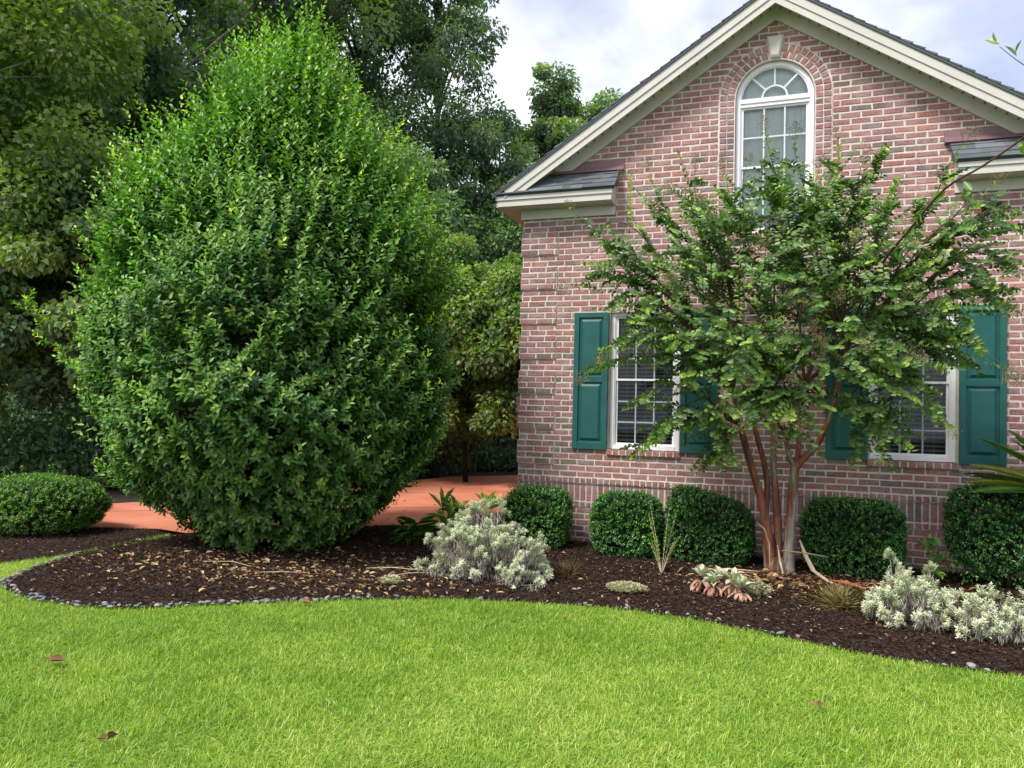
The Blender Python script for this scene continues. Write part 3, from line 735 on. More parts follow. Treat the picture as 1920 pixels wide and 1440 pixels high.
# roof ---------------------------------------------------------------
YF = -.27; ZR = 6.315; XE = 3.27
def shingle_plane(P0, U, V, nu, nv, course=.135, name='shingles', parent=house, thick=.012, extra=0):
    """laminated tabs over the parallelogram P0 + a*U + b*V (a along course, b up the slope)"""
    mb = MB(); P0, U, V = Vector(P0), Vector(U), Vector(V); Nn = U.cross(V).normalized()
    if Nn.z < 0: Nn = -Nn
    lu, lv = U.length, V.length; u, v = U.normalized(), V.normalized(); k = 0; b = 0
    while b < lv-.01:
        b2 = min(b+course, lv); a = 0
        while a < lu-.001:
            w = random.uniform(.10, .26); a2 = min(a+w, lu)
            if lu-a2 < .05: a2 = lu
            t = thick*random.choice((1, 1.7)); lift = .004+t; ov = min(.03, lv-b2)
            q = [P0+u*a+v*b+Nn*lift, P0+u*a2+v*b+Nn*lift, P0+u*a2+v*(b2+ov)+Nn*(.003), P0+u*a+v*(b2+ov)+Nn*(.003)]
            q2 = [P0+u*a+v*b, P0+u*a2+v*b, P0+u*a2+v*(b2+ov)-Nn*.002, P0+u*a+v*(b2+ov)-Nn*.002]
            mb.add(q+q2, [(0,1,2,3),(4,7,6,5),(0,4,5,1),(1,5,6,2),(2,6,7,3),(3,7,4,0)], 0, random.random())
            a = a2
        b = b2
    return mb
rf = MB(); YB = 9.2
for s in (-1, 1):
    ze = ZR-RK*XE
    # decking slab
    v = [(0,YF-.03,ZR),(s*XE,YF-.03,ze),(s*XE,YB,ze),(0,YB,ZR)]
    rf.add(v+[(x,y,z-.03) for x,y,z in v], [(0,1,2,3),(4,7,6,5),(0,4,5,1),(1,5,6,2),(2,6,7,3)], 0, .1)
roof = rf.build('roof', M['shingle'], house, tintattr=True)
for s in (-1, 1):
    sl = Vector((-s*XE, 0, RK*XE)); P0 = Vector((s*XE, YF-.035, ZR-RK*XE+.002)); U = Vector((0, 2.6, 0))
    mb = shingle_plane(P0, U, sl, 0, 0); 
    mb2 = shingle_plane(P0+Vector((0,2.6,0)), Vector((0, YB-YF-2.6, 0)), sl, 0, 0, course=.4)
    off = len(mb.v); mb.v += mb2.v; mb.f += [tuple(i+off for i in f) for f in mb2.f]; mb.m += mb2.m; mb.c += mb2.c
    mb.build('shingles', M['shingle'], roof, tintattr=True)
# rake boards: two stepped fascia boards, soffit, frieze board, all following the slope
def rake(z_lo, z_hi, y0, y1, xe, name, mat, xs=0):
    for s in (-1, 1):
        mb = MB(); v = [(0, z_lo), (s*xe, z_lo-RK*xe), (s*xe, z_hi-RK*xe), (0, z_hi)]
        if s > 0: v = v[::-1]
        mb.prism(v, y0, y1); mb.build(name, mat, house)
rake(6.100, 6.195, YF, YF+.02, 3.02, 'rake_board', M['trim'])
rake(6.185, 6.283, YF-.014, YF+.018, 3.12, 'rake_moulding', M['trim'])
rake(6.185, 6.20, YF+.02, .02, 3.0, 'rake_soffit', M['trim'])
rake(6.03, 6.184, -.028, .0, 2.99, 'frieze_board', M['trim'])
# soffit vent grooves seen as small blocks under the rake
for s in (-1, 1):
    mb = MB(); x = .05
    while x < 2.75:
        z = 6.183-RK*x; mb.box(*sorted((s*x, s*(x+.022))), YF+.034, -.03, z-.0095, z+.003); x += .10
    mb.build('soffit_vent', M['vent'], house)
    mb = MB(); mb.prism([(0,6.18),(s*2.9,6.18-RK*2.9),(s*2.9,6.150-RK*2.9),(0,6.150)][::s], YF+.020, YF+.032); mb.build('soffit_rib', M['trim'], house)

# eave returns ---------------------------------------------------------
for s in (-1, 1):
    X0, X1 = 1.793, 3.235
    bx = lambda mb, a, b, y0, y1, z0, z1: mb.box(*sorted((s*a, s*b)), y0, y1, z0, z1)
    mb = MB(); bx(mb, X0, X1-.02, YF+.012, YF+.03, 4.045, 4.125); bx(mb, X0-.012, X1, YF-.004, YF+.03, 4.120, 4.182)
    er = mb.build('eave_return', M['trim'], house)
    mb = MB(); mb.prism([(s*X0, 4.05), (s*X0, 4.18), (s*(X0+.02), 4.18), (s*(X0+.02), 4.05)][::s], YF+.03, -.002)
    # closing end board
    mb2 = MB(); v = [(YF+.03, 4.045), (YF+.03, 4.18), (-.002, 4.30), (-.002, 4.03)]
    mb2.add([(s*X0, y, z) for y, z in v]+[(s*(X0+.018), y, z) for y, z in v], [(0,1,2,3),(7,6,5,4),(0,4,5,1),(1,5,6,2),(2,6,7,3),(3,7,4,0)]); mb2.build('end_board', M['trim'], er)
    mb = MB(); bx(mb, X0+.019, X1-.02, YF+.03, -.001, 4.043, 4.053)
    x = X0+.06
    while x < 2.95: bx(mb, x, x+.006, YF+.03, -.028, 4.037, 4.044); x += .075
    mb.build('soffit', M['trim'], er)
    mb = MB(); bx(mb, X0, 2.985, -.026, 0, 3.925, 4.042); mb.build('frieze', M['trim'], er)
    if True:   # side eave soffit and fascia running back
        mb = MB(); bx(mb, 2.957, X1-.02, .0, 9, 4.043, 4.053); mb.build('side_soffit', M['soffit_warm'], er)
        mb = MB(); bx(mb, X1-.02, X1, YF+.03, 9, 4.045, 4.14); mb.build('side_fascia', M['trim'], er)
        mb = MB(); bx(mb, 2.957, 2.985, .001, 9, 3.925, 4.042); mb.build('side_frieze', M['trim'], er)
    # little sloped roof
    P0 = Vector((-s*0+s*(X0-.045) if s > 0 else -XE-.0, YF-.03, 4.186)); Wd = XE-(X0-.045)
    P0 = Vector(((X0-.045) if s > 0 else -XE, YF-.03, 4.186))
    sh = shingle_plane(P0, Vector((Wd, 0, 0)), Vector((0, .29, .275)), 0, 0, course=.105, thick=.007)
    y0, y1 = YF-.03, YF+.26
    a, b = sorted((s*(X0-.03), s*XE)); sh.add([(a,y0+.005,4.181),(b,y0+.005,4.181),(b,y1,4.455),(a,y1,4.455),(a,y1,4.30),(b,y1,4.30),(a,y0+.03,4.165),(b,y0+.03,4.165)], [(0,1,2,3),(0,6,7,1),(6,4,5,7),(0,3,4,6),(1,7,5,2)], 0, .2)
    sh.v = [((s*min(abs(x), XE-.30*max(0, min(1, (y-y0)/.29)))) if abs(x) > 2.4 else x, y, z) for x, y, z in sh.v]
    sh.build('shingles', M['shingle'], er, tintattr=True)
    mb = MB(); bx(mb, 1.697, 2.62, -.010, .0, 4.455, 4.592)
    a, b = sorted((s*1.697, s*2.75)); mb.add([(a,-.012,4.52),(b,-.012,4.52),(b,-.06,4.455),(a,-.06,4.455),(a,-.012,4.45),(b,-.012,4.45)], [(0,1,2,3),(3,2,5,4),(0,3,4),(1,5,2)])
    mb.build('flashing', M['flash'], er)
# lantern on the side wall
la = tag(empty('wall_lantern', (-3.06, .38, 1.55)), 'small dark lantern fixed to the side wall beyond the brick corner', 'lantern')
mb = MB(); mb.box(-3.13,-3.0,.31,.45,1.50,1.52); mb.box(-3.14,-2.99,.30,.46,1.74,1.755)
mb.add([(-3.14,.30,1.755),(-2.99,.30,1.755),(-2.99,.46,1.755),(-3.14,.46,1.755),(-3.065,.38,1.83)], [(0,1,4),(1,2,4),(2,3,4),(3,0,4)])
for xx in (-3.125,-3.01):
    for yy in (.315,.44): mb.box(xx-.005,xx+.005,yy-.005,yy+.005,1.52,1.74)
mb.build('cage', M['lantern'], la)
mb = MB(); mb.box(-3.12,-3.015,.32,.44,1.521,1.739); mb.build('glass_pane', M['glass'], la)
mb = MB(); mb.box(-2.99,-2.956,.36,.40,1.60,1.72); mb.build('bracket', M['lantern'], la)

# ------------------------------------------------------------------ plants
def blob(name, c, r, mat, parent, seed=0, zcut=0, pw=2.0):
    """rough dark lump added inside a shrub to block light and stand for inner shade"""
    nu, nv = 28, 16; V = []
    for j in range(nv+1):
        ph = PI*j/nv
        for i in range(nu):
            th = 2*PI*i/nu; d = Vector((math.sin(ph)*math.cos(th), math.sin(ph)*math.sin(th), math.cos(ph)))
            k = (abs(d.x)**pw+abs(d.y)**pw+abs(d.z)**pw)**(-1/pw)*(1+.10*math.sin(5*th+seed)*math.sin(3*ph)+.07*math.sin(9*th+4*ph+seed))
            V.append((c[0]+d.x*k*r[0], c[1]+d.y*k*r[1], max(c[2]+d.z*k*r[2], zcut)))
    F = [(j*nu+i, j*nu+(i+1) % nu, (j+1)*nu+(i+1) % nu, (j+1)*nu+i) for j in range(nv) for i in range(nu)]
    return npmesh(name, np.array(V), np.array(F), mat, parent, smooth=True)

# --- big evergreen shrub
def big_shrub():
    cx, cy = -5.22, -1.72
    root = tag(empty('evergreen_shrub', (cx, cy, 0)), 'huge rounded evergreen shrub with glossy leaves and yellow shoot tips, left of the house', 'shrub')
    zs = np.array([0.0,.25,.6,1.2,1.8,2.5,3.1,3.65,4.2,4.75,5.2,5.5]); rs = np.array([.80,1.12,1.47,1.84,1.98,1.96,1.80,1.52,1.18,.74,.34,.04])
    dxs = np.array([-.1,-.12,-.1,-.08,-.05,-.05,-.05,-.05,0,.02,.05,.08])
    n = 10500
    lob = [(random.uniform(0, 2*PI), random.uniform(.3, 5.2), random.uniform(-.24, .34), random.uniform(.18, .42)) for _ in range(95)]
    def lobes(th, z, r0):
        o = np.zeros_like(th)
        for (a, zz, am, sg) in lob:
            da = (th-a+PI) % (2*PI)-PI; o += am*np.exp(-((da*r0)**2+(z-zz)**2)/(2*sg*sg))
        return o
    z = RNG.uniform(0, 5.65, n*2); rad = np.interp(z, zs, rs); keep = RNG.random(n*2) < (rad+.25)/2.4; z = z[keep][:n]; n = len(z)
    th = RNG.uniform(0, 2*PI, n)
    # thin out the side nobody can see
    ca = math.atan2(CAM.y-cy, CAM.x-cx); rel = np.cos(th-ca); k = (rel > -.25) | (RNG.random(n) < .38); z, th = z[k], th[k]; n = len(z)
    r0 = np.interp(z, zs, rs); r = r0*(1+.10*fbm(th*2.2+40, z*1.6, 31, 3))+lobes(th, z, r0)*np.minimum(r0, 1)-RNG.exponential(.12, n)-.03
    r = np.maximum(r, .02)
    slope = np.gradient(np.interp(np.linspace(0, 5.7, 200), zs, rs), 5.7/199); sl = np.interp(z, np.linspace(0, 5.7, 200), slope)
    ex = np.interp(z, zs, dxs)
    O = np.stack([cx+ex+r*np.cos(th), cy+r*.92*np.sin(th), z], 1)
    out = np.stack([np.cos(th), np.sin(th), -sl.clip(-1.5, 1)*.6], 1); out = nrm(out)
    up = np.interp(z, [0, 1, 3, 5.6], [-.2, .15, .55, 1.4])[:, None]*np.array([0, 0, 1.0])
    D = nrm(out+up+RNG.normal(0, .28, (n, 3)))
    L = RNG.uniform(.12, .30, n)*np.interp(z, [0, 2.2, 4.5], [.85, 1, 1.25])
    O = O-D*(L*.6)[:, None]; O[:, 2] = np.maximum(O[:, 2], .05)
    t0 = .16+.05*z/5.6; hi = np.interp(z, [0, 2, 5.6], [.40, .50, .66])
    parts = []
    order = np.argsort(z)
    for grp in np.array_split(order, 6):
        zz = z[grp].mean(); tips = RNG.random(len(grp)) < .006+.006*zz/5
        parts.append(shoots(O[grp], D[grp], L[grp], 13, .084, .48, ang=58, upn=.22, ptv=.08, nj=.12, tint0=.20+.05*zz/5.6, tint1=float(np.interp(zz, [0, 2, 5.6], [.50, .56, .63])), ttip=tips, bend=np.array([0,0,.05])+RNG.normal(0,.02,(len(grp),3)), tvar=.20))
    # leader shoots standing out of the outline
    m = 1250; z = RNG.uniform(.5, 5.6, m); z = np.where(RNG.random(m) < .45, RNG.uniform(3.3, 5.45, m), z); th = RNG.uniform(0, 2*PI, m)
    r0 = np.interp(z, zs, rs); r = r0*(1+.10*fbm(th*2.2+40, z*1.6, 31, 3))+lobes(th, z, r0)*np.minimum(r0, 1); ex = np.interp(z, zs, dxs)
    O = np.stack([cx+ex+r*np.cos(th), cy+r*.92*np.sin(th), z], 1)
    up = np.interp(z, [0, 1.5, 4, 5.6], [.25, .55, 1.2, 2.6])[:, None]*np.array([0, 0, 1.0])
    D = nrm(np.stack([np.cos(th), np.sin(th), 0*th], 1)+up+RNG.normal(0, .22, (m, 3))); L = RNG.uniform(.25, .50, m)*np.interp(z, [0, 3, 5.5], [.9, 1.1, 1.5])
    O = O-D*.16
    parts.append(shoots(O, D, L, 18, .080, .46, ang=54, upn=.15, ptv=.08, nj=.12, tint0=.28, tint1=.70, ttip=RNG.random(m) < .035, bend=np.array([0,0,.10])+RNG.normal(0,.03,(m,3)), tvar=.14, tipflare=.25))
    # the long arm at the left
    arm = [(-6.8,-2.2,1.35),(-7.05,-2.65,1.75),(-7.25,-2.85,2.1),(-7.42,-3.0,2.4),(-7.55,-3.04,2.6)]
    AO, AD, AL = [], [], []
    for a, b in zip(arm[:-1], arm[1:]):
        a, b = np.array(a), np.array(b)
        for q in range(6): AO.append(a+(b-a)*q/6+RNG.normal(0,.01,3)); AD.append(nrm(b-a)+RNG.normal(0,.55,3)); AL.append(RNG.uniform(.12,.28))
    AO += [np.array([-7.15,-2.75,1.95]), np.array([-7.2,-2.8,2.05])]*2; AD += [np.array([1,.3,.9]), np.array([.6,.2,1.2]), np.array([.9,.2,.6]), np.array([.3,.2,1.])]; AL += [.45,.42,.35,.4]
    parts.append(shoots(np.array(AO), np.array(AD), np.array(AL), 13, .066, .42, tint0=.4, tint1=.85, ttip=RNG.random(len(AO)) < .3))
    V, F, T = merge(parts)
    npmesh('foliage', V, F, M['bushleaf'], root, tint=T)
    mb = MB()
    for k in range(9):
        a = k*2.4; p0 = Vector((cx+.12*math.cos(a), cy+.12*math.sin(a), -.03)); hz = random.uniform(1.6, 4.6); q = float(np.interp(hz, zs, rs))*.75
        p1 = p0.lerp(Vector((cx+q*math.cos(a), cy+q*math.sin(a), hz)), .5)+Vector((math.cos(a)*.25, math.sin(a)*.25, -.2))
        mb.tube([p0, p0.lerp(p1, .5)+Vector((0,0,.05)), p1, (cx+q*math.cos(a), cy+q*math.sin(a), hz)], [.05,.04,.03,.012], 6)
    mb.tube([Vector(p) for p in [(-6.0,-1.8,.9)]+arm], [.02,.014,.012,.010,.008,.005], 5)
    mb.build('stem', M['twig'], root, smooth=True)
    blob('dark_filler', (cx, cy, 2.65), (1.12, 1.05, 2.25), M['core'], root, 1)
big_shrub()

# --- clipped foundation shrubs
def clipped(c, r, n, label, leaf=.034, seed=0, pw=3.4, slant=0, mat='hedgeleaf', name='clipped_shrub', cat='shrub', group='clipped shrubs along the brick wall', tint1=.6, stem=True, light=0):
    root = tag(empty(name, (c[0], c[1], 0)), label, cat, group)
    d = rdir(n); d = d[d[:, 2] > -.93]
    k = (np.abs(d)**pw).sum(1)**(-1/pw)
    lump = 1+.07*fbm(d[:, 0]*3+seed*5, d[:, 1]*3+d[:, 2]*3, seed, 3)
    R = np.array(r)
    O = np.array(c)+d*(k*lump*(1-RNG.exponential(.05, len(d))))[:, None]*R
    O[:, 2] -= slant*(O[:, 0]-c[0])*np.clip(O[:, 2]/(2*r[2]), 0, 1)
    O[:, 2] = np.maximum(O[:, 2], .02+RNG.uniform(0, .04, len(d)))
    D = nrm(d/R+np.array([0, 0, .45])+RNG.normal(0, .35, d.shape))
    L = RNG.uniform(.05, .10, len(d))
    O = O-D*(L*.7)[:, None]
    ns = 26; dd = rdir(ns); dd[:, 2] = np.abs(dd[:, 2])*.9; kk = (np.abs(dd)**pw).sum(1)**(-1/pw)
    SO = np.array(c)+dd*kk[:, None]*R*.93; SO[:, 2] -= slant*(SO[:, 0]-c[0])*np.clip(SO[:, 2]/(2*r[2]), 0, 1)
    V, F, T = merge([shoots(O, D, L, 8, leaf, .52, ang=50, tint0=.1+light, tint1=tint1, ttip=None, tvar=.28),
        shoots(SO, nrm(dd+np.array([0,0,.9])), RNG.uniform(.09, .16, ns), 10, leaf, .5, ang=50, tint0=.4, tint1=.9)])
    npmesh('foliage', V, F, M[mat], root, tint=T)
    mb = MB()
    for q in range(4):
        a = q*1.6+seed; mb.tube([(c[0]+.03*math.cos(a), c[1]+.03*math.sin(a), -.03), (c[0]+.1*math.cos(a), c[1]+.1*math.sin(a), .18), (c[0]+.5*r[0]*math.cos(a), c[1]+.5*r[1]*math.sin(a), .45)], [.02,.016,.008], 6)
    mb.build('stem', M['twig'], root, smooth=True)
    blob('dark_filler', (c[0], c[1], c[2]+.01), (r[0]*.80, r[1]*.80, r[2]*.80), M['core'], root, seed, zcut=.05, pw=3)
    return root
clipped((-2.52,-.55,.325), (.37,.34,.345), 2300, 'clipped green shrub at the house corner behind the left silver plant', seed=1, tint1=.74)
clipped((-1.46,-.60,.325), (.375,.33,.345), 2300, 'clipped dark green cube shaped shrub below the left shutter', seed=2, tint1=.62)
clipped((-.58,-.58,.35), (.44,.34,.365), 2700, 'clipped shrub with a slanting top, immediately left of the peeling trunks', seed=3, slant=.28, tint1=.55)
clipped((.80,-.60,.36), (.47,.36,.375), 3000, 'broad clipped shrub immediately right of the peeling trunks', seed=4, tint1=.58)
sh5 = clipped((2.12,-.60,.56), (.48,.36,.37), 2700, 'tall clipped shrub on bare stems at the right edge under the shutter', seed=5, tint1=.58, pw=3.8)
V, F, T = shoots(np.array([[1.95+RNG.normal(0,.2), -.75+RNG.normal(0,.12), RNG.uniform(.08,.22)] for _ in range(120)]), rdir(120)+np.array([0,0,.2]), RNG.uniform(.08,.16,120), 8, .034, .5, tint0=.3, tint1=.7)
npmesh('foliage', V, F, M['hedgeleaf'], sh5, tint=T)
clipped((-8.12,-2.30,.31), (.76,.66,.335), 3400, 'low mounded light green azalea by the driveway at the left edge', leaf=.040, seed=6, pw=2.2, mat='azalealeaf', name='azalea_shrub', group=None, tint1=.75, light=.1)

# --- crape myrtle
def crape():
    bx_, by_ = .1, -.9
    root = tag(empty('crape_myrtle_tree', (bx_, by_, 0)), 'multi stemmed tree with peeling cinnamon bark and seed clusters in front of the brick wall', 'tree')
    stems = [
     [(.06,-.9,-.03),(.01,-.92,.39),(-.07,-.95,.76),(-.18,-1.0,1.13),(-.26,-1.05,1.44),(-.33,-1.1,1.76)],
     [(.12,-.85,-.03),(.09,-.85,.6),(.05,-.8,1.02),(.05,-.75,1.34),(.06,-.7,1.78)],
     [(.01,-.80,-.03),(-.02,-.8,.45),(-.01,-.8,.91),(-.11,-.85,1.34),(-.21,-.9,1.66)],
     [(.20,-.95,-.03),(.22,-.97,.52),(.25,-1.0,1.04),(.27,-1.0,1.12)],
     [(.26,-1.0,1.06),(.34,-1.02,1.16),(.46,-1.05,1.31),(.58,-1.1,1.62),(.64,-1.2,1.97)],
     [(.27,-1.0,1.06),(.20,-1.06,1.16),(.15,-1.2,1.40),(.03,-1.4,1.76)],
     [(.27,-1.0,1.06),(.30,-.9,1.46),(.34,-.8,1.88)]]
    rads = [[.066,.052,.048,.043,.034,.025],[.055,.044,.04,.034,.024],[.045,.04,.036,.03,.022],[.075,.058,.052,.056],[.044,.040,.034,.028,.022],[.034,.030,.026,.02],[.034,.03,.022]]
    def smooth(pts, rad, n=5):
        P = [Vector(p) for p in pts]; out, ro = [], []
        for i in range(len(P)-1):
            a, b, c, d = P[max(i-1,0)], P[i], P[i+1], P[min(i+2,len(P)-1)]
            for k in range(n):
                t = k/n; out.append(.5*((2*b)+(c-a)*t+(2*a-5*b+4*c-d)*t*t+(3*b-a-3*c+d)*t**3)); ro.append((rad[i]*(1-t)+rad[i+1]*t)*(1+.05*math.sin(i*3+k*1.7)))
        out.append(P[-1]); ro.append(rad[-1]); return out, ro
    mb = MB()
    for s, r in zip(stems, rads):
        p, q = smooth(s, [v*.84 for v in r]); mb.tube(p, q, 14)
    # flared foot
    for (x, y, a) in ((.06,-.9,1),(.2,-.95,0),(.12,-.85,2)):
        mb.tube([(x,y,-.03),(x,y,.06),(x,y,.16)], [.085,.07,.05], 12)
    mb.build('trunk', M['crape_bark'], root, smooth=True)
    tips = [(-1.89,-1.3,2.87),(-1.96,-1.2,3.65),(-1.73,-1.4,3.37),(-1.43,-.9,4.01),(-1.19,-1.1,4.02),(-.93,-.8,4.32),(-.71,-1.5,3.87),(-.41,-1.2,3.93),(-.04,-1.0,4.37),(.21,-1.3,4.16),(-.26,-.7,4.18),(-.43,-1.8,3.31),(.59,-1.2,4.2),(.84,-1.0,4.05),(.4,-1.5,3.78),(1.08,-1.4,3.7),(1.59,-1.4,3.93),(1.73,-1.7,3.54),(1.99,-1.5,3.15),(2.16,-1.2,3.49),(2.02,-1.7,2.81),(1.96,-1.2,2.64),(1.82,-1.9,1.99),(1.64,-1.6,2.23),(1.44,-1.8,1.55),(1.18,-2.0,1.74),(1.14,-1.7,1.33),(.91,-1.5,1.48),(-1.09,-1.7,1.2),(-.72,-1.5,1.43),(-.54,-1.3,1.07),(-1.27,-1.6,1.62),(-1.68,-1.7,1.98),(-1.38,-1.9,2.17),(-1.16,-2.0,2.41),(-.86,-2.1,2.59),(-.99,-1.9,3.02),(-.24,-2.1,1.59),(.19,-2.2,1.58),(.43,-2.2,2.54),(.01,-2.2,2.73),(.43,-2.3,2.0),(.76,-2.2,2.18),(-.15,-2.3,2.18),(-.47,-2.2,2.28),(1.08,-2.1,2.54),(.26,-1.9,3.06),(.7,-1.8,3.2),(-.1,-1.8,3.29),(1.02,-1.9,3.2),(-1.33,-1.5,3.54),(-1.66,-1.0,3.57),(.53,-2.0,1.66),(-.07,-2.2,1.92),(1.32,-1.8,2.93),(1.42,-1.9,2.34),(-.72,-2.0,1.92),
      (-.3,-1.5,3.7),(.12,-1.5,3.75),(.38,-1.25,3.85),(-.1,-1.0,3.95),(-1.85,-1.5,3.1),(-1.6,-1.6,2.6),(2.05,-1.5,2.45),(1.95,-1.7,3.3),(1.7,-1.9,2.5),(-1.5,-.5,2.6),(-.9,-.3,3.3),(.2,-.25,3.6),(1.2,-.3,3.2),(1.6,-.45,2.5),(-.6,-.25,2.6),(.7,-.25,2.8),(-1.0,-.4,2.0),(1.1,-.4,2.0)]
    heads = [Vector(stems[0][-1]), Vector(stems[1][-1]), Vector(stems[2][-1]), Vector(stems[4][-1]), Vector(stems[5][-1]), Vector(stems[6][-1])]
    heads2 = [Vector(stems[0][-2]), Vector(stems[1][-2]), Vector(stems[2][-2]), Vector(stems[4][-2]), Vector(stems[5][-2]), Vector(stems[6][-2])]
    br = MB(); O, D, L, Bn, TT = [], [], [], [], []; pan = []
    allt = [(t, 0) for t in tips]
    def leafy(p, r, ti, main):
        n = len(p)
        k0 = int(n*.42)
        seg = p[-1]-p[k0]
        O.append(p[k0]); D.append(seg); L.append(seg.length*1.05); Bn.append(Vector((0,0,-.03))); TT.append(1)
        for i in range(int(n*.3), int(n*.84), 2 if not main else 1):
            f = i/(n-1)
            for s in (-1, 1):
                if random.random() < ((.38 if main else .5) if abs(tp.x-.15) < .95 else .55): continue
                t = (p[i+1]-p[i-1]).normalized(); side = t.cross(Vector((0,0,1))).normalized()*s
                dd = t*.8+side*random.uniform(.5,1.2)+Vector((0,0,random.uniform(-.25,.4)))
                l = random.uniform(.22,.50)*(1.25-.6*f)*(1 if abs(tp.x-.15) < .95 else .85); q0 = p[i]; b = Vector((0,0,-random.uniform(.02,.10)))
                br.tube([q0, q0+dd.normalized()*l*.5+b*.25, q0+dd.normalized()*l+b], [.0030,.0022,.0012], 4, cap=False)
                O.append(q0); D.append(dd); L.append(l); Bn.append(b); TT.append(0)
    for ti, tp in enumerate(tips):
        tp = Vector(tp)
        h = min(range(6), key=lambda i: (heads[i]-tp).length+random.uniform(0, .35)); st = heads[h] if tp.z > 1.9 else heads2[h]
        d = tp-st
        m1 = st+d*.35+Vector((0, 0, .18*d.length*(1 if tp.z < 3.4 else .3))); m2 = st+d*.72+Vector((0, 0, .24*d.length*(1 if tp.z < 3.4 else .12)))
        p, r = smooth([st, m1, m2, tp], [.014, .009, .0055, .002], 7)
        ph = random.uniform(0, 6); p = [q+Vector((math.sin(i*.6+ph), math.cos(i*.5+ph), math.sin(i*.4+ph)))*.022*min(i, 6)/6 for i, q in enumerate(p)]
        br.tube(p, r, 6)
        leafy(p, r, ti, True)
        if ti < 50 and random.random() < .6: pan.append((p[-1], (p[-1]-p[-2]).normalized()))
        for kk in range(2 if abs(tp.x-.15) < .95 and tp.z > 1.7 else 1):
            j = random.randint(5, 12); s2 = p[j]; e = tp+Vector((random.gauss(0,.30), random.gauss(0,.16), random.gauss(-.12,.26))); e = s2+(e-s2)*random.uniform(.55, 1.0)
            e.y = min(e.y, -.08)
            dd = e-s2; mm1 = s2+dd*.5+Vector((0,0,.12*dd.length))
            p2, r2 = smooth([s2, mm1, e], [.0055,.004,.0015], 8); br.tube(p2, r2, 5)
            leafy(p2, r2, ti, False)
    # young bright shoots
    for q in ((.35,-2.0,2.5,.30,.1,.85),(.30,-1.9,2.2,.5,-.1,.7),(-.5,-1.2,3.2,-.1,.1,1.),(.1,-1.5,3.3,.0,0,1.),(-1.42,-1.0,3.45,0,0,1),(.60,-1.3,3.5,0,0,1.)):
        O.append(Vector(q[:3])); D.append(Vector(q[3:])); L.append(.55); Bn.append((0,0,.05)); TT.append(2)
        br.tube([Vector(q[:3]), Vector(q[:3])+Vector(q[3:]).normalized()*.55], [.005,.002], 4)
    # the long shoot that comes forward to the right
    lng = [(.64,-1.2,1.97),(.75,-1.4,2.5),(.95,-1.75,2.92),(1.08,-2.11,3.08),(1.26,-2.6,3.28),(1.45,-2.9,3.35),(1.63,-3.2,3.44),(1.76,-3.48,3.55)]
    p, r = smooth(lng, [.017,.014,.012,.010,.009,.008,.007,.005], 4); br.tube(p, r, 6)
    fk = [(1.76,-3.48,3.55),(1.70,-3.58,3.60),(1.58,-3.68,3.66),(1.45,-3.77,3.72),(1.34,-3.84,3.79)]
    p, r = smooth(fk, [.005,.004,.003,.0025,.0015], 4); br.tube(p, r, 5)
    br.build('branch', M['twig'], root, smooth=True)
    O, D, L, Bn, TT = np.array(O), np.array(D), np.array(L), np.array(Bn), np.array(TT)
    parts = []
    for code, n, lf, t0, t1 in ((1, 34, .074, .32, .74), (0, 15, .062, .20, .64), (2, 20, .066, .80, 1.0)):
        k = TT == code
        parts.append(shoots(O[k], D[k], L[k], n, lf, .56, ang=68, tint0=t0, tint1=t1, mode='pair', bend=Bn[k], upn=.35, tvar=.22, taper=.2, jit=.22))
    # bigger near leaves, sparse
    BO = [(1.27,-2.62,3.28),(1.16,-2.35,3.2),(1.10,-2.15,3.1),(1.02,-1.95,3.0),(1.36,-2.75,3.3),(1.20,-2.45,3.22),(1.0,-1.85,2.97)]
    BD = [(.1,-.2,.5),(-.3,-.1,-.5),(.3,-.2,-.6),(-.5,0,.1),(.2,0,-.5),(.3,.2,.3),(.3,-.2,-.3)]
    parts.append(shoots(np.array(BO), np.array(BD), np.full(len(BO), .10), 4, .10, .5, ang=45, tint0=.55, tint1=.8, mode='pair', upn=.2))
    FO = [(1.66,-3.62,3.62),(1.56,-3.69,3.67),(1.45,-3.77,3.72),(1.36,-3.83,3.78),(1.63,-3.2,3.44),(1.70,-3.35,3.49)]
    FD = [(-.1,-.1,.8),(.1,-.1,-.9),(-.2,-.2,.9),(-.4,-.1,.5),(-.2,0,-.6),(-.3,0,.5)]
    parts.append(shoots(np.array(FO), np.array(FD), np.full(len(FO), .05), 2, .105, .42, ang=30, tint0=.55, tint1=.7, mode='pair', upn=.1, start=.5))
    V, F, T = merge(parts)
    npmesh('foliage', V, F, M['crapeleaf'], root, tint=T)
    # seed heads: one panicle mesh, copied as parts
    def panicle(seed):
        rr = np.random.default_rng(seed); V, F, T = [], [], []; o = 0
        octa = np.array([(1,0,0),(0,1,0),(-1,0,0),(0,-1,0),(0,0,1),(0,0,-1)], float)
        def bead(p, r, t):
            nonlocal o
            V.append(octa*r+p); f = [(0,1,4,4),(1,2,4,4),(2,3,4,4),(3,0,4,4),(1,0,5,5),(2,1,5,5),(3,2,5,5),(0,3,5,5)]
            for a in f: F.append([q+o for q in a[:3]])
            T.extend([t]*6); o += 6
        def stick(a, b, r):
            nonlocal o
            a, b = np.array(a), np.array(b); d = nrm(b-a); s = nrm(np.cross(d, [.3,.2,1.])); u = np.cross(d, s)
            V.append(np.array([a+s*r, a-s*r*.5+u*r*.8, a-s*r*.5-u*r*.8, b+s*r, b-s*r*.5+u*r*.8, b-s*r*.5-u*r*.8]))
            for x, y in ((0,1),(1,2),(2,0)): F.append([x+o, y+o, y+3+o]); F.append([x+o, y+3+o, x+3+o])
            T.extend([.3]*6); o += 6
        stick((0,0,0), (0,0,.17), .0018)
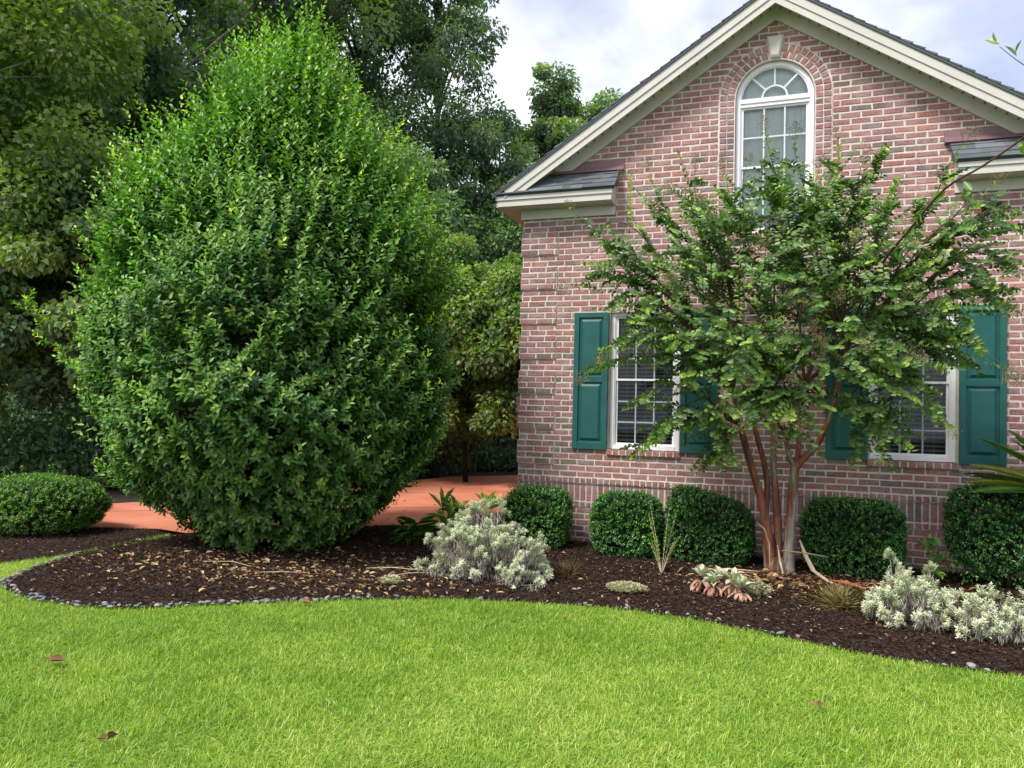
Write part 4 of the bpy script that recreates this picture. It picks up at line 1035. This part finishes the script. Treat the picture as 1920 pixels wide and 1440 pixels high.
        for k in range(34):
            z = rr.uniform(.02, .17); a = k*2.4; l = (.19-z)*rr.uniform(.3, .55)+.012
            e = np.array([math.cos(a)*l, math.sin(a)*l, z+l*.6]); stick((0,0,z), e, .0009); bead(e, rr.uniform(.0035, .0055), rr.uniform(.2, 1))
            e2 = e*np.array([.6,.6,1])+np.array([rr.normal(0,.012), rr.normal(0,.012), .012]); bead(e2, rr.uniform(.003, .005), rr.uniform(0, 1))
            e3 = e+rr.normal(0, .012, 3); bead(e3, rr.uniform(.003, .005), rr.uniform(0, 1))
        return np.concatenate(V), np.array(F), np.array(T)
    pm = []
    for s in range(3):
        V, F, T = panicle(s); me = bpy.data.meshes.new('seed_head'); me.from_pydata([tuple(v) for v in V], [], [tuple(int(q) for q in f) for f in F])
        at = me.attributes.new('tint', 'FLOAT', 'POINT'); at.data.foreach_set('value', T.astype(np.float32)); me.materials.append(M['capsule']); pm.append(me)
    extra = [((-1.38,-1.9,2.17),(-.3,-.2,-.4)),((.53,-2.1,2.55),(.2,-.5,.1)),((.45,-2.35,2.25),(0,-.4,-.8)),((-.2,-2.2,1.62),(0,-.2,-1)),((.25,-2.25,1.62),(.1,-.2,-1)),((1.05,-2.2,2.1),(.4,-.3,-.2)),((-.05,-2.25,2.9),(0,-.3,.3)),((-.75,-2.1,2.75),(-.2,-.3,0)),((-.6,-1.6,3.5),(-.1,-.2,.5)),((1.76,-1.9,2.0),(.6,0,-.5))]
    for p, d in pan+[(Vector(a), Vector(b)) for a, b in extra]:
        o = bpy.data.objects.new('seed_head', random.choice(pm)); COL.objects.link(o); o.parent = root
        o.location = p-Vector(root.location); o.rotation_euler = Vector(d).to_track_quat('Z', 'Y').to_euler(); s = random.uniform(.75, 1.2); o.scale = (s, s, s)
crape()

# peeled bark lying at the foot
def strip(pts, w, mat, label, cat='bark strip', curl=.5, group='peeled bark strips at the foot of the trunks'):
    P = [Vector(p) for p in pts]; n = len(P); V, F = [], []
    for i, p in enumerate(P):
        t = (P[min(i+1,n-1)]-P[max(i-1,0)]).normalized(); s = t.cross(Vector((0,0,1))).normalized(); u = s.cross(t)
        ww = w*(1 if 0 < i < n-1 else .35)
        for k in range(5):
            a = (k-2)/2; q = p+s*ww*a+u*ww*curl*a*a
            V += [q, q-u*.003] 
    for i in range(n-1):
        for k in range(4):
            a = (i*5+k)*2; b = (i*5+k+1)*2; c = ((i+1)*5+k+1)*2; d = ((i+1)*5+k)*2
            F += [(a, b, c, d), (a+1, d+1, c+1, b+1)]
    mb = MB(); mb.add(V, F); o = mb.build('bark_strip', mat, smooth=False); return tag(o, label, cat, group)
strip([(-.62,-1.28,.03),(-.35,-1.22,.045),(-.08,-1.18,.05)], .028, M['peel'], 'long straight pale bark strip lying left of the trunks', curl=.6)
strip([(-.52,-1.42,.03),(-.3,-1.36,.04),(-.1,-1.22,.05)], .011, M['peel'], 'thin pale bark strip lying in front of the long straight one', curl=.6)
strip([(.30,-1.02,.36),(.35,-1.08,.22),(.42,-1.20,.10),(.54,-1.38,.05),(.68,-1.56,.04)], .024, M['peel'], 'big curved pale bark strip leaning off the right trunk', curl=.5)
strip([(.52,-1.30,.05),(.66,-1.42,.06),(.84,-1.55,.05)], .055, M['peel_orange'], 'orange brown sheet of bark lying right of the trunks', curl=.3)
strip([(.14,-1.08,.25),(.36,-1.06,.235),(.56,-1.05,.22)], .020, M['peel'], 'yellowish bark piece sticking out sideways across the right trunk', curl=.7)
strip([(.80,-1.20,.03),(1.0,-1.22,.04),(1.15,-1.26,.035)], .016, M['peel'], 'narrow bark strip lying in front of the broad clipped shrub', curl=.6)
strip([(-.10,-1.02,.50),(-.03,-1.03,.44),(.02,-1.03,.30),(.03,-1.03,.08)], .024, M['peel'], 'cream bark flake curling away from the left trunk', curl=.5)
strip([(.10,-1.05,.30),(.12,-1.08,.15),(.16,-1.16,.02)], .012, M['peel'], 'slim bark sliver leaning between the two trunks', curl=.5)

# --- silver plants
def silver(name_label, c, r, n, seed, tall=1.0, spots=None):
    root = tag(empty('silver_artemisia', (c[0], c[1], 0)), name_label, 'plant', 'silver leaved plants in the bed')
    st = MB(); V1, V2 = [], []
    rr = np.random.default_rng(seed)
    cent = []
    while len(cent) < n:
        d = nrm(rr.normal(size=3)); d[2] = abs(d[2])*1.0
        if rr.random() < .22: k = rr.uniform(.3, .7)
        else: k = rr.uniform(.75, 1.08)
        p = np.array([c[0]+d[0]*r[0]*k, c[1]+d[1]*r[1]*k, .05+d[2]*r[2]*k*rr.uniform(.75, 1.1)]); cent.append(p)
    for s in (spots or []): cent.append(np.array(s))
    cent = np.array(cent)
    m = len(cent); base = np.array([c[0], c[1], 0])
    outd = nrm(cent-base+np.array([0, 0, .15]))
    for p, d in zip(cent, outd):
        b = base+np.array([rr.normal(0, .05), rr.normal(0, .05), 0]); mid = b*.5+p*.5+np.array([0, 0, -.05])
        st.tube([b, mid, p], [.006,.005,.003], 4)
    rep = lambda a, k: np.repeat(a, k, 0)
    k = 5
    O = rep(cent, k)+RNG.normal(0, .026, (m*k, 3)); Dd = rep(outd, k)+np.array([0, 0, .75])+RNG.normal(0, .35, (m*k, 3))
    A = shoots(O, Dd, RNG.uniform(.03, .06, m*k), 13, .042, .30, ang=62, tint0=.35, tint1=.85, tvar=.18, taper=.45, upn=.25, tipflare=.4)
    # lobes: small side leaflets give the cut-leaf outline
    B = shoots(O+RNG.normal(0,.012,O.shape), Dd, RNG.uniform(.03, .07, m*k), 16, .022, .42, ang=75, tint0=.4, tint1=.95, tvar=.18, upn=.2)
    V, F, T = merge([A, B]); V[:, 2] = np.maximum(V[:, 2], .0); npmesh('foliage', V, F, M['silver'], root, tint=T)
    # dead leaves hanging below each head
    q = 46; O = rep(cent, q)*np.tile(RNG.uniform(.80, 1.0, (m*q, 1)), (1, 3)) + (1-1)*0
    f = RNG.uniform(.55, 1.0, (m*q, 1)); O = base+(rep(cent, q)-base)*f+RNG.normal(0, .016, (m*q, 3))+np.array([0, 0, -.015])
    D = np.stack([RNG.normal(0, .22, m*q), RNG.normal(0, .22, m*q), -np.ones(m*q)], 1); Nn = rdir(m*q); Ln = RNG.uniform(.03, .075, m*q)
    V, F, T = leaves(O, D, Nn, Ln, Ln*.13, RNG.uniform(0, 1, m*q), fold=.3); V[:, 2] = np.maximum(V[:, 2], .0)
    npmesh('dead_leaves', V, F, M['drygrey'], root, tint=T)
    st.build('stem', M['bark_pale'], root, smooth=True)
silver('big sprawling silver grey plant in front of the house corner', (-2.42,-2.38), (.58,.42,.60), 135, 3, spots=[(-1.80,-2.75,.08),(-2.92,-2.55,.34),(-2.93,-2.7,.12)])
silver('silver plant right of the grass tuft, before the broad clipped shrub', (1.10,-2.42), (.37,.34,.32), 46, 5, spots=[(.98,-2.05,.42),(1.04,-2.1,.36),(.80,-2.6,.16),(1.25,-2.1,.36)])
silver('small silver plant cut by the right edge of the picture', (1.62,-2.62), (.32,.30,.26), 32, 8)

# --- soft plants
def rosette(x, y, z, n, L, W, mat, parent, part='foliage', lo=10, hi=70, droop=.3, t0=.2, t1=1., segs=True):
    a = RNG.uniform(0, 2*PI, n); e = np.radians(RNG.uniform(lo, hi, n))
    D = np.stack([np.cos(a)*np.cos(e), np.sin(a)*np.cos(e), np.sin(e)], 1)
    P = np.tile([[x, y, z]], (n, 1))+D*.015; Nn = np.stack([-np.cos(a)*np.sin(e), -np.sin(a)*np.sin(e), np.cos(e)], 1)
    Ls = RNG.uniform(.7, 1.1, n)*L
    return leaves(P, D, Nn, Ls, Ls*W, RNG.uniform(t0, t1, n), shape=(.35,.72,1,.85), fold=.3, curl=droop)
def lambs():
    root = tag(empty('lambs_ear_plant', (-.38,-2.2,0)), 'woolly pale green rosettes over pinkish dead leaves in front of the trunks', 'plant')
    A, B = [], []
    for (x, y, z) in ((-.52,-2.12,.14),(-.40,-2.2,.12),(-.24,-2.2,.14),(-.18,-2.28,.10),(-.34,-2.08,.13)):
        A.append(rosette(x, y, z, 11, .12, .42, None, None, lo=5, hi=75, droop=.2, t1=.8)); A.append(rosette(x, y, z+.02, 5, .07, .4, None, None, lo=40, hi=85, droop=.1, t1=.6))
        B.append(rosette(x, y, z-.02, 26, .13, .35, None, None, lo=-60, hi=-15, droop=.2))
    V, F, T = merge(A); npmesh('foliage', V, F, M['wool'], root, tint=T)
    V, F, T = merge(B); V[:, 2] = np.maximum(V[:, 2], .012); npmesh('dead_leaves', V, F, M['pinkdry'], root, tint=T)
lambs()
def sedum(x, y, rx, ry, label, n=220, t=(.3, 1), h=.035):
    root = []
    for k in range(n):
        a = random.uniform(0, 6.28); q = math.sqrt(random.random()); root.append(rosette(x+rx*q*math.cos(a), y+ry*q*math.sin(a), .015+h*(1-q*q)*.9, 8, .034, .60, None, None, lo=5, hi=70, droop=-.1, t0=t[0], t1=t[1]))
    V, F, T = merge(root); tag(npmesh('sedum_mat', V, F, M['sedum'], tint=T), label, 'plant', 'low sedum mats in the mulch')
sedum(-1.12,-2.36,.17,.12, 'round cream coloured sedum mat midway between left silver plant and trunks', 240, (.45,1))
sedum(-3.07,-3.0,.09,.08, 'tiny cream sedum mat left of the big silver plant', 60, (.5,1))
sedum(-.12,-1.95,.18,.22, 'greyish sedum mat beside the woolly rosettes', 260, (.1,.7), .07)
def tuft(x, y, r, h, n, label, t0, t1, flat=.4):
    a = RNG.uniform(0, 2*PI, n); e = RNG.uniform(flat, 1.5, n)
    D = np.stack([np.cos(a)*np.cos(e), np.sin(a)*np.cos(e), np.sin(e)], 1); P = np.stack([x+RNG.normal(0, r*.2, n), y+RNG.normal(0, r*.2, n), np.full(n, .005)], 1)
    L = RNG.uniform(.7, 1.2, n)*h
    Nn = np.stack([-np.cos(a)*np.sin(e), -np.sin(a)*np.sin(e), np.cos(e)], 1)
    V, F, T = leaves(P, D, Nn, L, np.full(n, .0032), RNG.uniform(t0, t1, n), curl=.25); V[:, 2] = np.maximum(V[:, 2], .008)
    tag(npmesh('grass_tuft', V, F, M['tuft'], tint=T), label, 'grass tuft', 'ornamental grass tufts')
tuft(-1.74,-2.02,.12,.16,300, 'dry brown flattened grass tuft right of the big silver plant', 0, .35, .05)
tuft(.60,-2.18,.14,.20,800, 'spiky grey green grass tuft between the trunks and the right silver plant', .3, 1, .15)
# spindly seedling
def seedling():
    root = tag(empty('spindly_seedling', (-.95,-1.5,0)), 'thin sparse yellowish seedling between two clipped shrubs', 'plant')
    mb = MB(); O, D, L = [], [], []
    for k in range(11):
        a = random.uniform(0, 6.28); h = random.uniform(.25, .66); e = Vector((-.95+math.cos(a)*.13, -1.42+math.sin(a)*.1, h)); b = Vector((-.95, -1.5, 0))
        mb.tube([b, b.lerp(e, .5)+Vector((0,0,.03)), e], [.004,.003,.0015], 4); O.append(b.lerp(e, .3)); D.append(e-b); L.append((e-b).length*.75)
    mb.build('stem', M['peel'], root)
    V, F, T = shoots(np.array(O), np.array(D), np.array(L)*1.1, 26, .034, .6, tint0=.7, tint1=1, tvar=.3)
    npmesh('foliage', V, F, M['azalealeaf'], root, tint=T)
seedling()
def weed():
    root = tag(empty('broadleaf_weed', (1.5,-.85,0)), 'pale green broad leaved weed beside the tall clipped shrub', 'plant')
    O = np.array([[1.5+RNG.normal(0,.08), -.9+RNG.normal(0,.05), RNG.uniform(.15,.40)] for _ in range(16)])
    V, F, T = shoots(O, rdir(16)+np.array([0,-.4,.5]), np.full(16,.08), 5, .07, .7, tint0=.5, tint1=.85); npmesh('foliage', V, F, M['azalealeaf'], root, tint=T)
    mb = MB()
    for o in O[:6]: mb.tube([(1.5,-.9,0), tuple(o)], [.004,.002], 4)
    mb.build('stem', M['twig'], root)
weed()
def ginger(x, y, label, n, L, t0, t1, hh=.38, mat='ginger', lo=20, hi=85, w=.2):
    root = tag(empty('broad_leaved_plant', (x, y, 0)), label, 'plant')
    parts = []; mb = MB()
    for k in range(n):
        a = random.uniform(0, 6.28); q = random.uniform(0, .16); h = random.uniform(.35*hh, hh); px, py = x+q*math.cos(a), y+q*math.sin(a)
        mb.tube([(px, py, -.02), (px+.02, py, h)], [.005,.003], 5)
        parts.append(rosette(px+.02, py, h, 8, L, w, None, None, lo=lo, hi=hi, droop=.3, t0=t0, t1=t1))
    V, F, T = merge(parts); V[:, 2] = np.maximum(V[:, 2], .02); npmesh('foliage', V, F, M[mat], root, tint=T); mb.build('stem', M['twig'], root)
ginger(-3.15,-1.55,'yellow variegated long leaved plant behind the big silver plant', 11, .24, .2, 1.0, hh=.50, w=.17)
ginger(-2.75,-1.6,'small yellow green long leaved plant near the corner shrub', 7, .2, .4, 1.0, hh=.55, w=.17)
ginger(-3.75,-1.35,'dark green drooping broad leaved plant beside the big evergreen shrub', 5, .24, .0, .25, hh=.26, lo=-10, hi=50, w=.26)

# bare fallen twigs left of the silver plant
def twig(pts, r, label):
    mb = MB(); mb.tube(pts, r, 5)
    for i in range(1, len(pts)-1):
        p = Vector(pts[i]); mb.tube([p, p+Vector((random.uniform(-.12,.12), random.uniform(-.1,.1), .01))], [.003,.0015], 4)
    tag(mb.build('fallen_twig', M['peel']), label, 'twig', 'fallen twigs on the mulch')
twig([(-3.55,-2.6,.03),(-3.3,-2.55,.05),(-3.1,-2.5,.04),(-2.95,-2.42,.03)], [.004,.005,.004,.003], 'forked pale twig just left of the big silver plant')
twig([(-3.25,-2.95,.03),(-3.05,-2.7,.05),(-2.9,-2.55,.04)], [.003,.004,.003], 'thin twig lying by the tiny sedum mat')
twig([(-4.35,-3.2,.03),(-4.1,-3.15,.05),(-3.9,-3.0,.03)], [.003,.004,.003], 'curved twig on the leafy mulch below the big evergreen shrub')
twig([(-5.1,-3.0,.03),(-4.8,-2.95,.045),(-4.55,-3.0,.03)], [.003,.004,.003], 'straight twig in shade under the left of the evergreen shrub')

# sago palm
def sago():
    cx, cy = 2.62, -.98
    root = tag(empty('sago_palm', (cx, cy, 0)), 'sago palm fronds reaching in at the right edge', 'palm')
    mb = MB()
    for z in np.arange(0, .72, .05): mb.tube([(cx, cy, z-.03), (cx, cy, z+.035)], [.13,.11], 9)
    mb.build('trunk', M['bark_grey'], root)
    parts = []; st = MB()
    for k in range(30):
        a = k*2.4; el = math.radians(random.uniform(15, 70)); Lf = random.uniform(.75, .95)
        if k in (0, 1, 2, 3): a = PI+(-.3, .15, .45, -.05)[k]; el = math.radians((44, 30, 60, 20)[k]); Lf = (.95, .92, .9, .85)[k]
        n = 80; t = np.linspace(0.1, 1, n); h = np.array([math.cos(a), math.sin(a), 0])
        P = np.array([cx, cy, .86])+np.outer(t*Lf*math.cos(el)*(1+.1*t), h); P[:, 2] += Lf*(math.sin(el)*t-.22*t*t*math.cos(el))
        T_ = nrm(np.gradient(P, axis=0)); S = nrm(np.cross(T_, [0,0,1.])); U = np.cross(S, T_)
        for s in (-1, 1):
            D = S*s*1.0+T_*.55+U*.45; Ls = .15*np.sin(np.clip(t*.9+.08, 0, 1)*PI)**.6+.02
            parts.append(leaves(P, D, U+RNG.normal(0,.1,(n,3)), Ls, np.full(n, .0055), (RNG.uniform(.2,.7,n)+(.5 if k in (1,3) else 0)).clip(0,1), fold=.3, curl=.1))
        st.tube([tuple(q) for q in P[::8]], [.008]*len(P[::8]), 4)
    V, F, T = merge(parts); npmesh('frond', V, F, M['sago'], root, tint=T); st.build('frond_rib', M['azalealeaf'], root)
sago()

# ------------------------------------------------------------------ woodland
def crown(clusters, per, leaf, width, mat, root, t0=.25, t1=.6, drop=.35, flat=.75, tv=.2, rc=(.45, .8), backthin=True):
    C_ = np.array(clusters); m = len(C_); R = RNG.uniform(rc[0], rc[1], m)
    per = int(per*1.55); n = m*per; idx = np.repeat(np.arange(m), per)
    d = rdir(n); k = RNG.random(n)**(1/2.2); 
    off = d*(k*R[idx])[:, None]*np.array([1, 1, flat])
    P = C_[idx]+off
    D = nrm(d*.8+np.stack([RNG.normal(0,.5,n), RNG.normal(0,.5,n), RNG.normal(-drop, .45, n)], 1)); Nn = rdir(n)*.7+np.array([0, 0, .8])
    L = RNG.uniform(.65, 1.25, n)*leaf*1.1
    ct = RNG.uniform(t0, t1, m)[idx]
    tint = (ct+RNG.normal(0, tv, n)*.6+.15*d[:, 2]).clip(0, 1)  # upper leaves of each cluster tinted lighter
    V, F, T = leaves(P, D, Nn, L, L*width, tint, shape=(.3,.62,1,.7), fold=.15, curl=.15)
    P0 = np.array(root.location)
    return npmesh('crown', V, F, M[mat], root, tint=T)

def env_clusters(n, ells, seed, shell=.55):
    """cluster centres in a union of ellipsoids (cx,cy,cz,rx,ry,rz)"""
    rr = np.random.default_rng(seed); out = []; wts = np.array([e[3]*e[5]*1.0 for e in ells]); wts /= wts.sum()
    for _ in range(n):
        e = ells[rr.choice(len(ells), p=wts)]; d = nrm(rr.normal(size=3)); k = shell+(1-shell)*rr.random()**.7
        out.append((e[0]+d[0]*e[3]*k, e[1]+d[1]*e[4]*k, max(e[2]+d[2]*e[5]*k, .3)))
    return out

def tree(label, base, h, ells, ncl, per, leaf, mat, seed, tr=.16, width=.6, t0=.25, t1=.6, rc=(.45,.8), bark='bark_grey', group='trees beyond the driveway', name='woodland_tree', lean=(0,0), drop=.35, limbs=26, shell=.5, flat=.75):
    root = tag(empty(name, (base[0], base[1], 0)), label, 'tree', group)
    cl = env_clusters(ncl, ells, seed, shell); rr = random.Random(seed)
    mb = MB(); n = 9; tp = []
    for i in range(n):
        t = i/(n-1)*.86; tp.append(Vector((base[0]+lean[0]*t+.12*math.sin(t*5+seed), base[1]+lean[1]*t+.12*math.cos(t*4+seed), -.1+h*t)))
    mb.tube(tp, [tr*(1-.82*i/(n-1))*(1.25 if i == 0 else 1) for i in range(n)], 9)
    mb.build('trunk', M[bark], root, smooth=True)
    lb = MB()
    for c in rr.sample(cl, min(limbs, len(cl))):
        c = Vector(c); hz = max(.6, min(h*.95, c.z-.35*math.hypot(c.x-base[0], c.y-base[1])-.3)); f = hz/h*(n-1); i = min(int(f), n-2); s = tp[i].lerp(tp[i+1], f-i)
        m1 = s.lerp(c, .45)+Vector((rr.uniform(-.2,.2), rr.uniform(-.2,.2), rr.uniform(0,.35))); r0 = tr*.3
        lb.tube([s, s.lerp(m1, .5)+Vector((0,0,.08)), m1, m1.lerp(c, .5), c], [r0, r0*.8, r0*.55, r0*.35, r0*.12], 6)
        for _ in range(3):
            e = c+Vector((rr.uniform(-.7,.7), rr.uniform(-.7,.7), rr.uniform(-.4,.6))); lb.tube([m1.lerp(c, rr.uniform(.2,.9)), e], [r0*.22, r0*.06], 4)
    lb.build('limb', M[bark], root, smooth=True)
    crown(cl, per, leaf, width, mat, root, t0, t1, drop=drop, rc=rc, flat=flat)
    return root

# nearest left: light leaved maple limbs, then darker trees behind it, left to right
tree('near tree at the left edge with large pale green lobed leaves', (-12.8,-1.6), 11.5, [(-12.6,-.2,8.3,2.9,2.2,2.6),(-11.6,.2,4.9,1.8,1.6,1.6)], 135, 300, .088, 'woods_light', 1, tr=.17, width=.85, t0=.2, t1=.75, bark='bark_pale', rc=(.4,.75), shell=.35, limbs=40)
tree('tree with thin pale limbs directly behind the left maple', (-13.8,3.6), 15, [(-13.5,3.4,9.6,4.0,3.2,4.6),(-13.2,3.0,4.3,3.3,2.5,2.4)], 170, 260, .125, 'woods', 2, tr=.2, width=.8, t0=.15, t1=.5, bark='bark_pale', limbs=60, shell=.3)
tree('tall tree with a yellowish green patch high behind the left of the shrub', (-13.0,7.4), 18, [(-12.8,7.0,12.6,3.4,3,4.6),(-12.4,6.2,7.5,3.4,3,2.6)], 150, 230, .13, 'woods', 3, tr=.22, width=.7, t0=.25, t1=.75, limbs=40, shell=.3)
tree('dark fine leaved tree rising behind the top of the big shrub', (-12.0,10.8), 19, [(-12.3,10.4,12.5,3.2,3,5.2),(-11.4,10,7.5,3,2.6,3)], 150, 240, .12, 'woods_dark', 4, tr=.2, width=.5, t0=.2, t1=.6, drop=.5, shell=.3)
tree('tall vine hung tree right of the big shrub top', (-9.7,11.2), 18, [(-9.9,10.8,14.6,2.3,2.2,3.3),(-8.95,10.9,11.2,1.75,1.7,3.2),(-9.6,10.8,8.3,1.7,1.8,2.2)], 112, 190, .12, 'woods', 5, tr=.16, width=.5, t0=.15, t1=.55, drop=.7, shell=.25, rc=(.35,.65))
tree('grey green tree between the vine hung tree and the narrow spire', (-8.0,12.6), 11.2, [(-8.15,12.2,8.6,1.35,1.3,2.3),(-8.4,12,5.8,1.8,1.6,2.2)], 95, 200, .12, 'woods', 6, tr=.14, width=.5, t0=.2, t1=.55, drop=.6, rc=(.35,.65), shell=.25)
tree('narrow spire shaped tree wrapped in vines left of the roof', (-7.1,14.8), 13.6, [(-7.15,14.6,11.9,.65,.7,1.5),(-7.2,14.6,10.6,1.0,1.0,1.4),(-7.1,14.5,9.0,1.7,1.4,1.8),(-6.9,14.4,6.6,2.1,1.8,2.2)], 120, 210, .13, 'woods', 7, tr=.14, width=.5, t0=.15, t1=.65, drop=.6, rc=(.3,.6), shell=.2)
tree('lower tree top just above the left roof slope', (-5.7,15.6), 11.6, [(-5.9,15.4,10.0,1.6,1.5,1.8),(-5.4,15.4,6.6,2.2,1.8,2.4)], 80, 200, .13, 'woods', 8, tr=.14, width=.55, t0=.2, t1=.5, rc=(.35,.65))
tree('dark evergreen tree low behind the roof corner', (-5.9,11.2), 8.4, [(-6.0,11,5.4,2.4,2,3.0),(-7.6,11,4.2,2.4,2,3)], 120, 220, .11, 'woods_dark', 9, tr=.16, t0=.2, t1=.7, shell=.4)
tree('yellow green vine covered bank of leaves between the big shrub and the brick corner', (-6.2,6.3), 5.4, [(-6.1,5.6,2.8,1.9,1.1,1.8),(-4.9,5.8,2.9,1.3,1.0,1.7),(-7.0,6.0,3.6,1.5,1.1,1.7)], 170, 300, .085, 'woods_light', 10, bark='bark_shaded', tr=.05, width=.85, t0=.1, t1=.62, drop=.6, rc=(.3,.55), shell=.55, name='vine_covered_tree', group=None)
tree('small dark bush in deep shade right of the big shrub base', (-7.3,7.4), 2.4, [(-7.3,7.2,1.0,1.1,.9,.9)], 26, 200, .09, 'woods_dark', 11, tr=.05, t0=.1, t1=.5, rc=(.25,.4), limbs=8, group=None, name='shade_bush')
tree('dark vine draped tree behind the azalea at the left', (-9.2,1.9), 7.2, [(-11.3,.7,3.7,1.9,1.4,2.2),(-13.2,.6,3.4,1.8,1.4,2.4),(-10.0,1.9,3.9,1.5,1.3,2.0)], 130, 300, .10, 'woods_dark', 12, bark='bark_shaded', tr=.1, width=.85, t0=.15, t1=.95, drop=.7, shell=.5, rc=(.35,.6), name='vine_covered_tree', group=None)
tree('tall slender background tree showing between the left crowns', (-17.5,8), 19, [(-17.5,8,12,3.6,3,6),(-16.5,7,5.5,3.4,3,3.5)], 130, 220, .14, 'woods_dark', 13, tr=.2, t0=.2, t1=.6)
tree('bushy tree closing the gap left of the vine covered bank', (-9.3,7.6), 9, [(-9.3,7.8,5.6,2.2,1.8,2.8),(-10.8,6.4,4.2,2,1.8,2.4)], 120, 230, .12, 'woods_dark', 14, bark='bark_shaded', tr=.13, t0=.2, t1=.7, shell=.4)
# far woodland mass that closes the view between the trunks
def mass():
    n = 150000; x = RNG.uniform(-44, 6, n); dpt = RNG.uniform(0, 7, n)
    yy = 13+.32*(x+10)*(x < -10)*1.0+dpt+4*(x > -9)
    top = np.interp(x, [-44,-20,-14,-11,-9,-8,-5,0,6], [11,10,8.5,8.2,7.0,6.0,5.0,5.0,5.5])+1.2*fbm(x*.5, dpt, 2, 3)
    z = RNG.random(n)**.8*top
    P = np.stack([x, yy, z], 1); D = rdir(n)+np.array([0,0,-.4]); L = RNG.uniform(.18, .32, n)
    V, F, T = leaves(P, D, rdir(n)+np.array([0,0,.5]), L, L*.7, RNG.uniform(0, .7, n)); V[:, 2] = np.maximum(V[:, 2], 0)
    tag(npmesh('far_woodland', V, F, M['woods_dark'], tint=T), 'dark mass of distant woodland closing the view behind the trees', 'woodland', kind='stuff')
mass()
# understory of the wood, near the floor, left side
def under():
    n = 60000; x = RNG.uniform(-24, -4.2, n); y0 = np.interp(x, [-24,-12,-9.6,-8,-7.2,-5.7,-4.2], [-2,1.2,2.2,5.5,9.4,10.4,11]); y = y0+RNG.exponential(2.2, n)
    z = RNG.random(n)*np.interp(y-y0, [0, 1, 3], [.5, 1.6, 3])*RNG.random(n)**.5
    P = np.stack([x, y, z], 1); D = rdir(n)+np.array([0,0,.1]); L = RNG.uniform(.07, .15, n)
    V, F, T = leaves(P, D, rdir(n)+np.array([0,0,.5]), L, L*.6, RNG.uniform(0, .5, n))
    tag(npmesh('woodland_understory', V, F, M['woods_dark'], tint=T), 'dark low undergrowth on the shaded woodland floor', 'undergrowth', kind='stuff')
under()
# slim bare trunks in the wood
for i, (x, y, h, r, lb) in enumerate(((-11.95,-.45,4.2,.06,'pale bare trunk at the left edge in front of dark leaves'),(-7.9,8.6,3.2,.035,'thin pale stem in the dark gap right of the big shrub'),(-7.3,9.2,3,.03,'slimmer of the stems in the dark gap nearest the brick corner'))):
    rt = tag(empty('bare_trunk', (x, y, 0)), lb, 'tree trunk'); mb = MB(); mb.tube([(x,y,-.1),(x+.1,y,h*.4),(x+.02,y,h*.7),(x+.25,y,h)], [r,r*.85,r*.7,r*.4], 8); mb.build('trunk', M['bark_pale'], rt, smooth=True)

# ------------------------------------------------------------------ light and sky
EL, AZM = math.radians(52), math.radians(212)   # sun behind the camera, to its left
sd = Vector((math.sin(AZM)*math.cos(EL), math.cos(AZM)*math.cos(EL), math.sin(EL)))
w = bpy.data.worlds.new('World'); scene.world = w; w.use_nodes = True; nt = w.node_tree; N, L = nt.nodes, nt.links; N.clear()
out = N.new('ShaderNodeOutputWorld'); bg = N.new('ShaderNodeBackground'); sky = N.new('ShaderNodeTexSky')
sky.sky_type = 'NISHITA'; sky.sun_disc = False; sky.sun_elevation = EL; sky.sun_rotation = AZM; sky.air_density = 1.0; sky.dust_density = 1.5; sky.ozone_density = 2
tc = N.new('ShaderNodeTexCoord')
mp = N.new('ShaderNodeMapping'); L.new(tc.outputs['Generated'], mp.inputs[0]); mp.inputs['Scale'].default_value = (1, 1, 1.8); mp.inputs['Location'].default_value = (.35, .1, .2)
n1 = N.new('ShaderNodeTexNoise'); n1.inputs['Scale'].default_value = 2.3; n1.inputs['Detail'].default_value = 7; n1.inputs['Roughness'].default_value = .5; n1.inputs['Distortion'].default_value = .3
L.new(mp.outputs[0], n1.inputs['Vector'])
r = ramp(N, [(.42, (.35,.35,.35)), (.58, (1,1,1))], 'EASE'); L.new(n1.outputs['Fac'], r.inputs['Fac'])
n2 = N.new('ShaderNodeTexNoise'); n2.inputs['Scale'].default_value = 5; n2.inputs['Detail'].default_value = 5; L.new(mp.outputs[0], n2.inputs['Vector'])
r2 = ramp(N, [(.35, (4.3,4.6,5.9)), (.64, (7.6,7.7,8.3))]); L.new(n2.outputs['Fac'], r2.inputs['Fac'])
sc = N.new('ShaderNodeMix'); sc.data_type = 'RGBA'; sc.blend_type = 'MULTIPLY'; sc.inputs[0].default_value = 1
L.new(sky.outputs[0], sc.inputs[6]); sc.inputs[7].default_value = (1.75, 1.42, 1.30, 1)
mx = N.new('ShaderNodeMix'); mx.data_type = 'RGBA'; L.new(r.outputs['Color'], mx.inputs[0]); L.new(sc.outputs[2], mx.inputs[6]); L.new(r2.outputs['Color'], mx.inputs[7])
L.new(mx.outputs[2], bg.inputs['Color']); bg.inputs['Strength'].default_value = .10; L.new(bg.outputs[0], out.inputs['Surface'])
sl = bpy.data.lights.new('sun', 'SUN'); sl.energy = 2.5; sl.angle = math.radians(14); sl.color = (1, .96, .90)
so = bpy.data.objects.new('sun', sl); COL.objects.link(so); so.rotation_euler = sd.to_track_quat('Z', 'Y').to_euler()

scene.view_settings.view_transform = 'Standard'; scene.view_settings.look = 'None'; scene.view_settings.exposure = .80; scene.view_settings.gamma = 1
scene.render.engine = 'CYCLES'; cy = scene.cycles
cy.max_bounces = 8; cy.diffuse_bounces = 5; cy.glossy_bounces = 2; cy.transmission_bounces = 4; cy.transparent_max_bounces = 6
cy.use_denoising = True
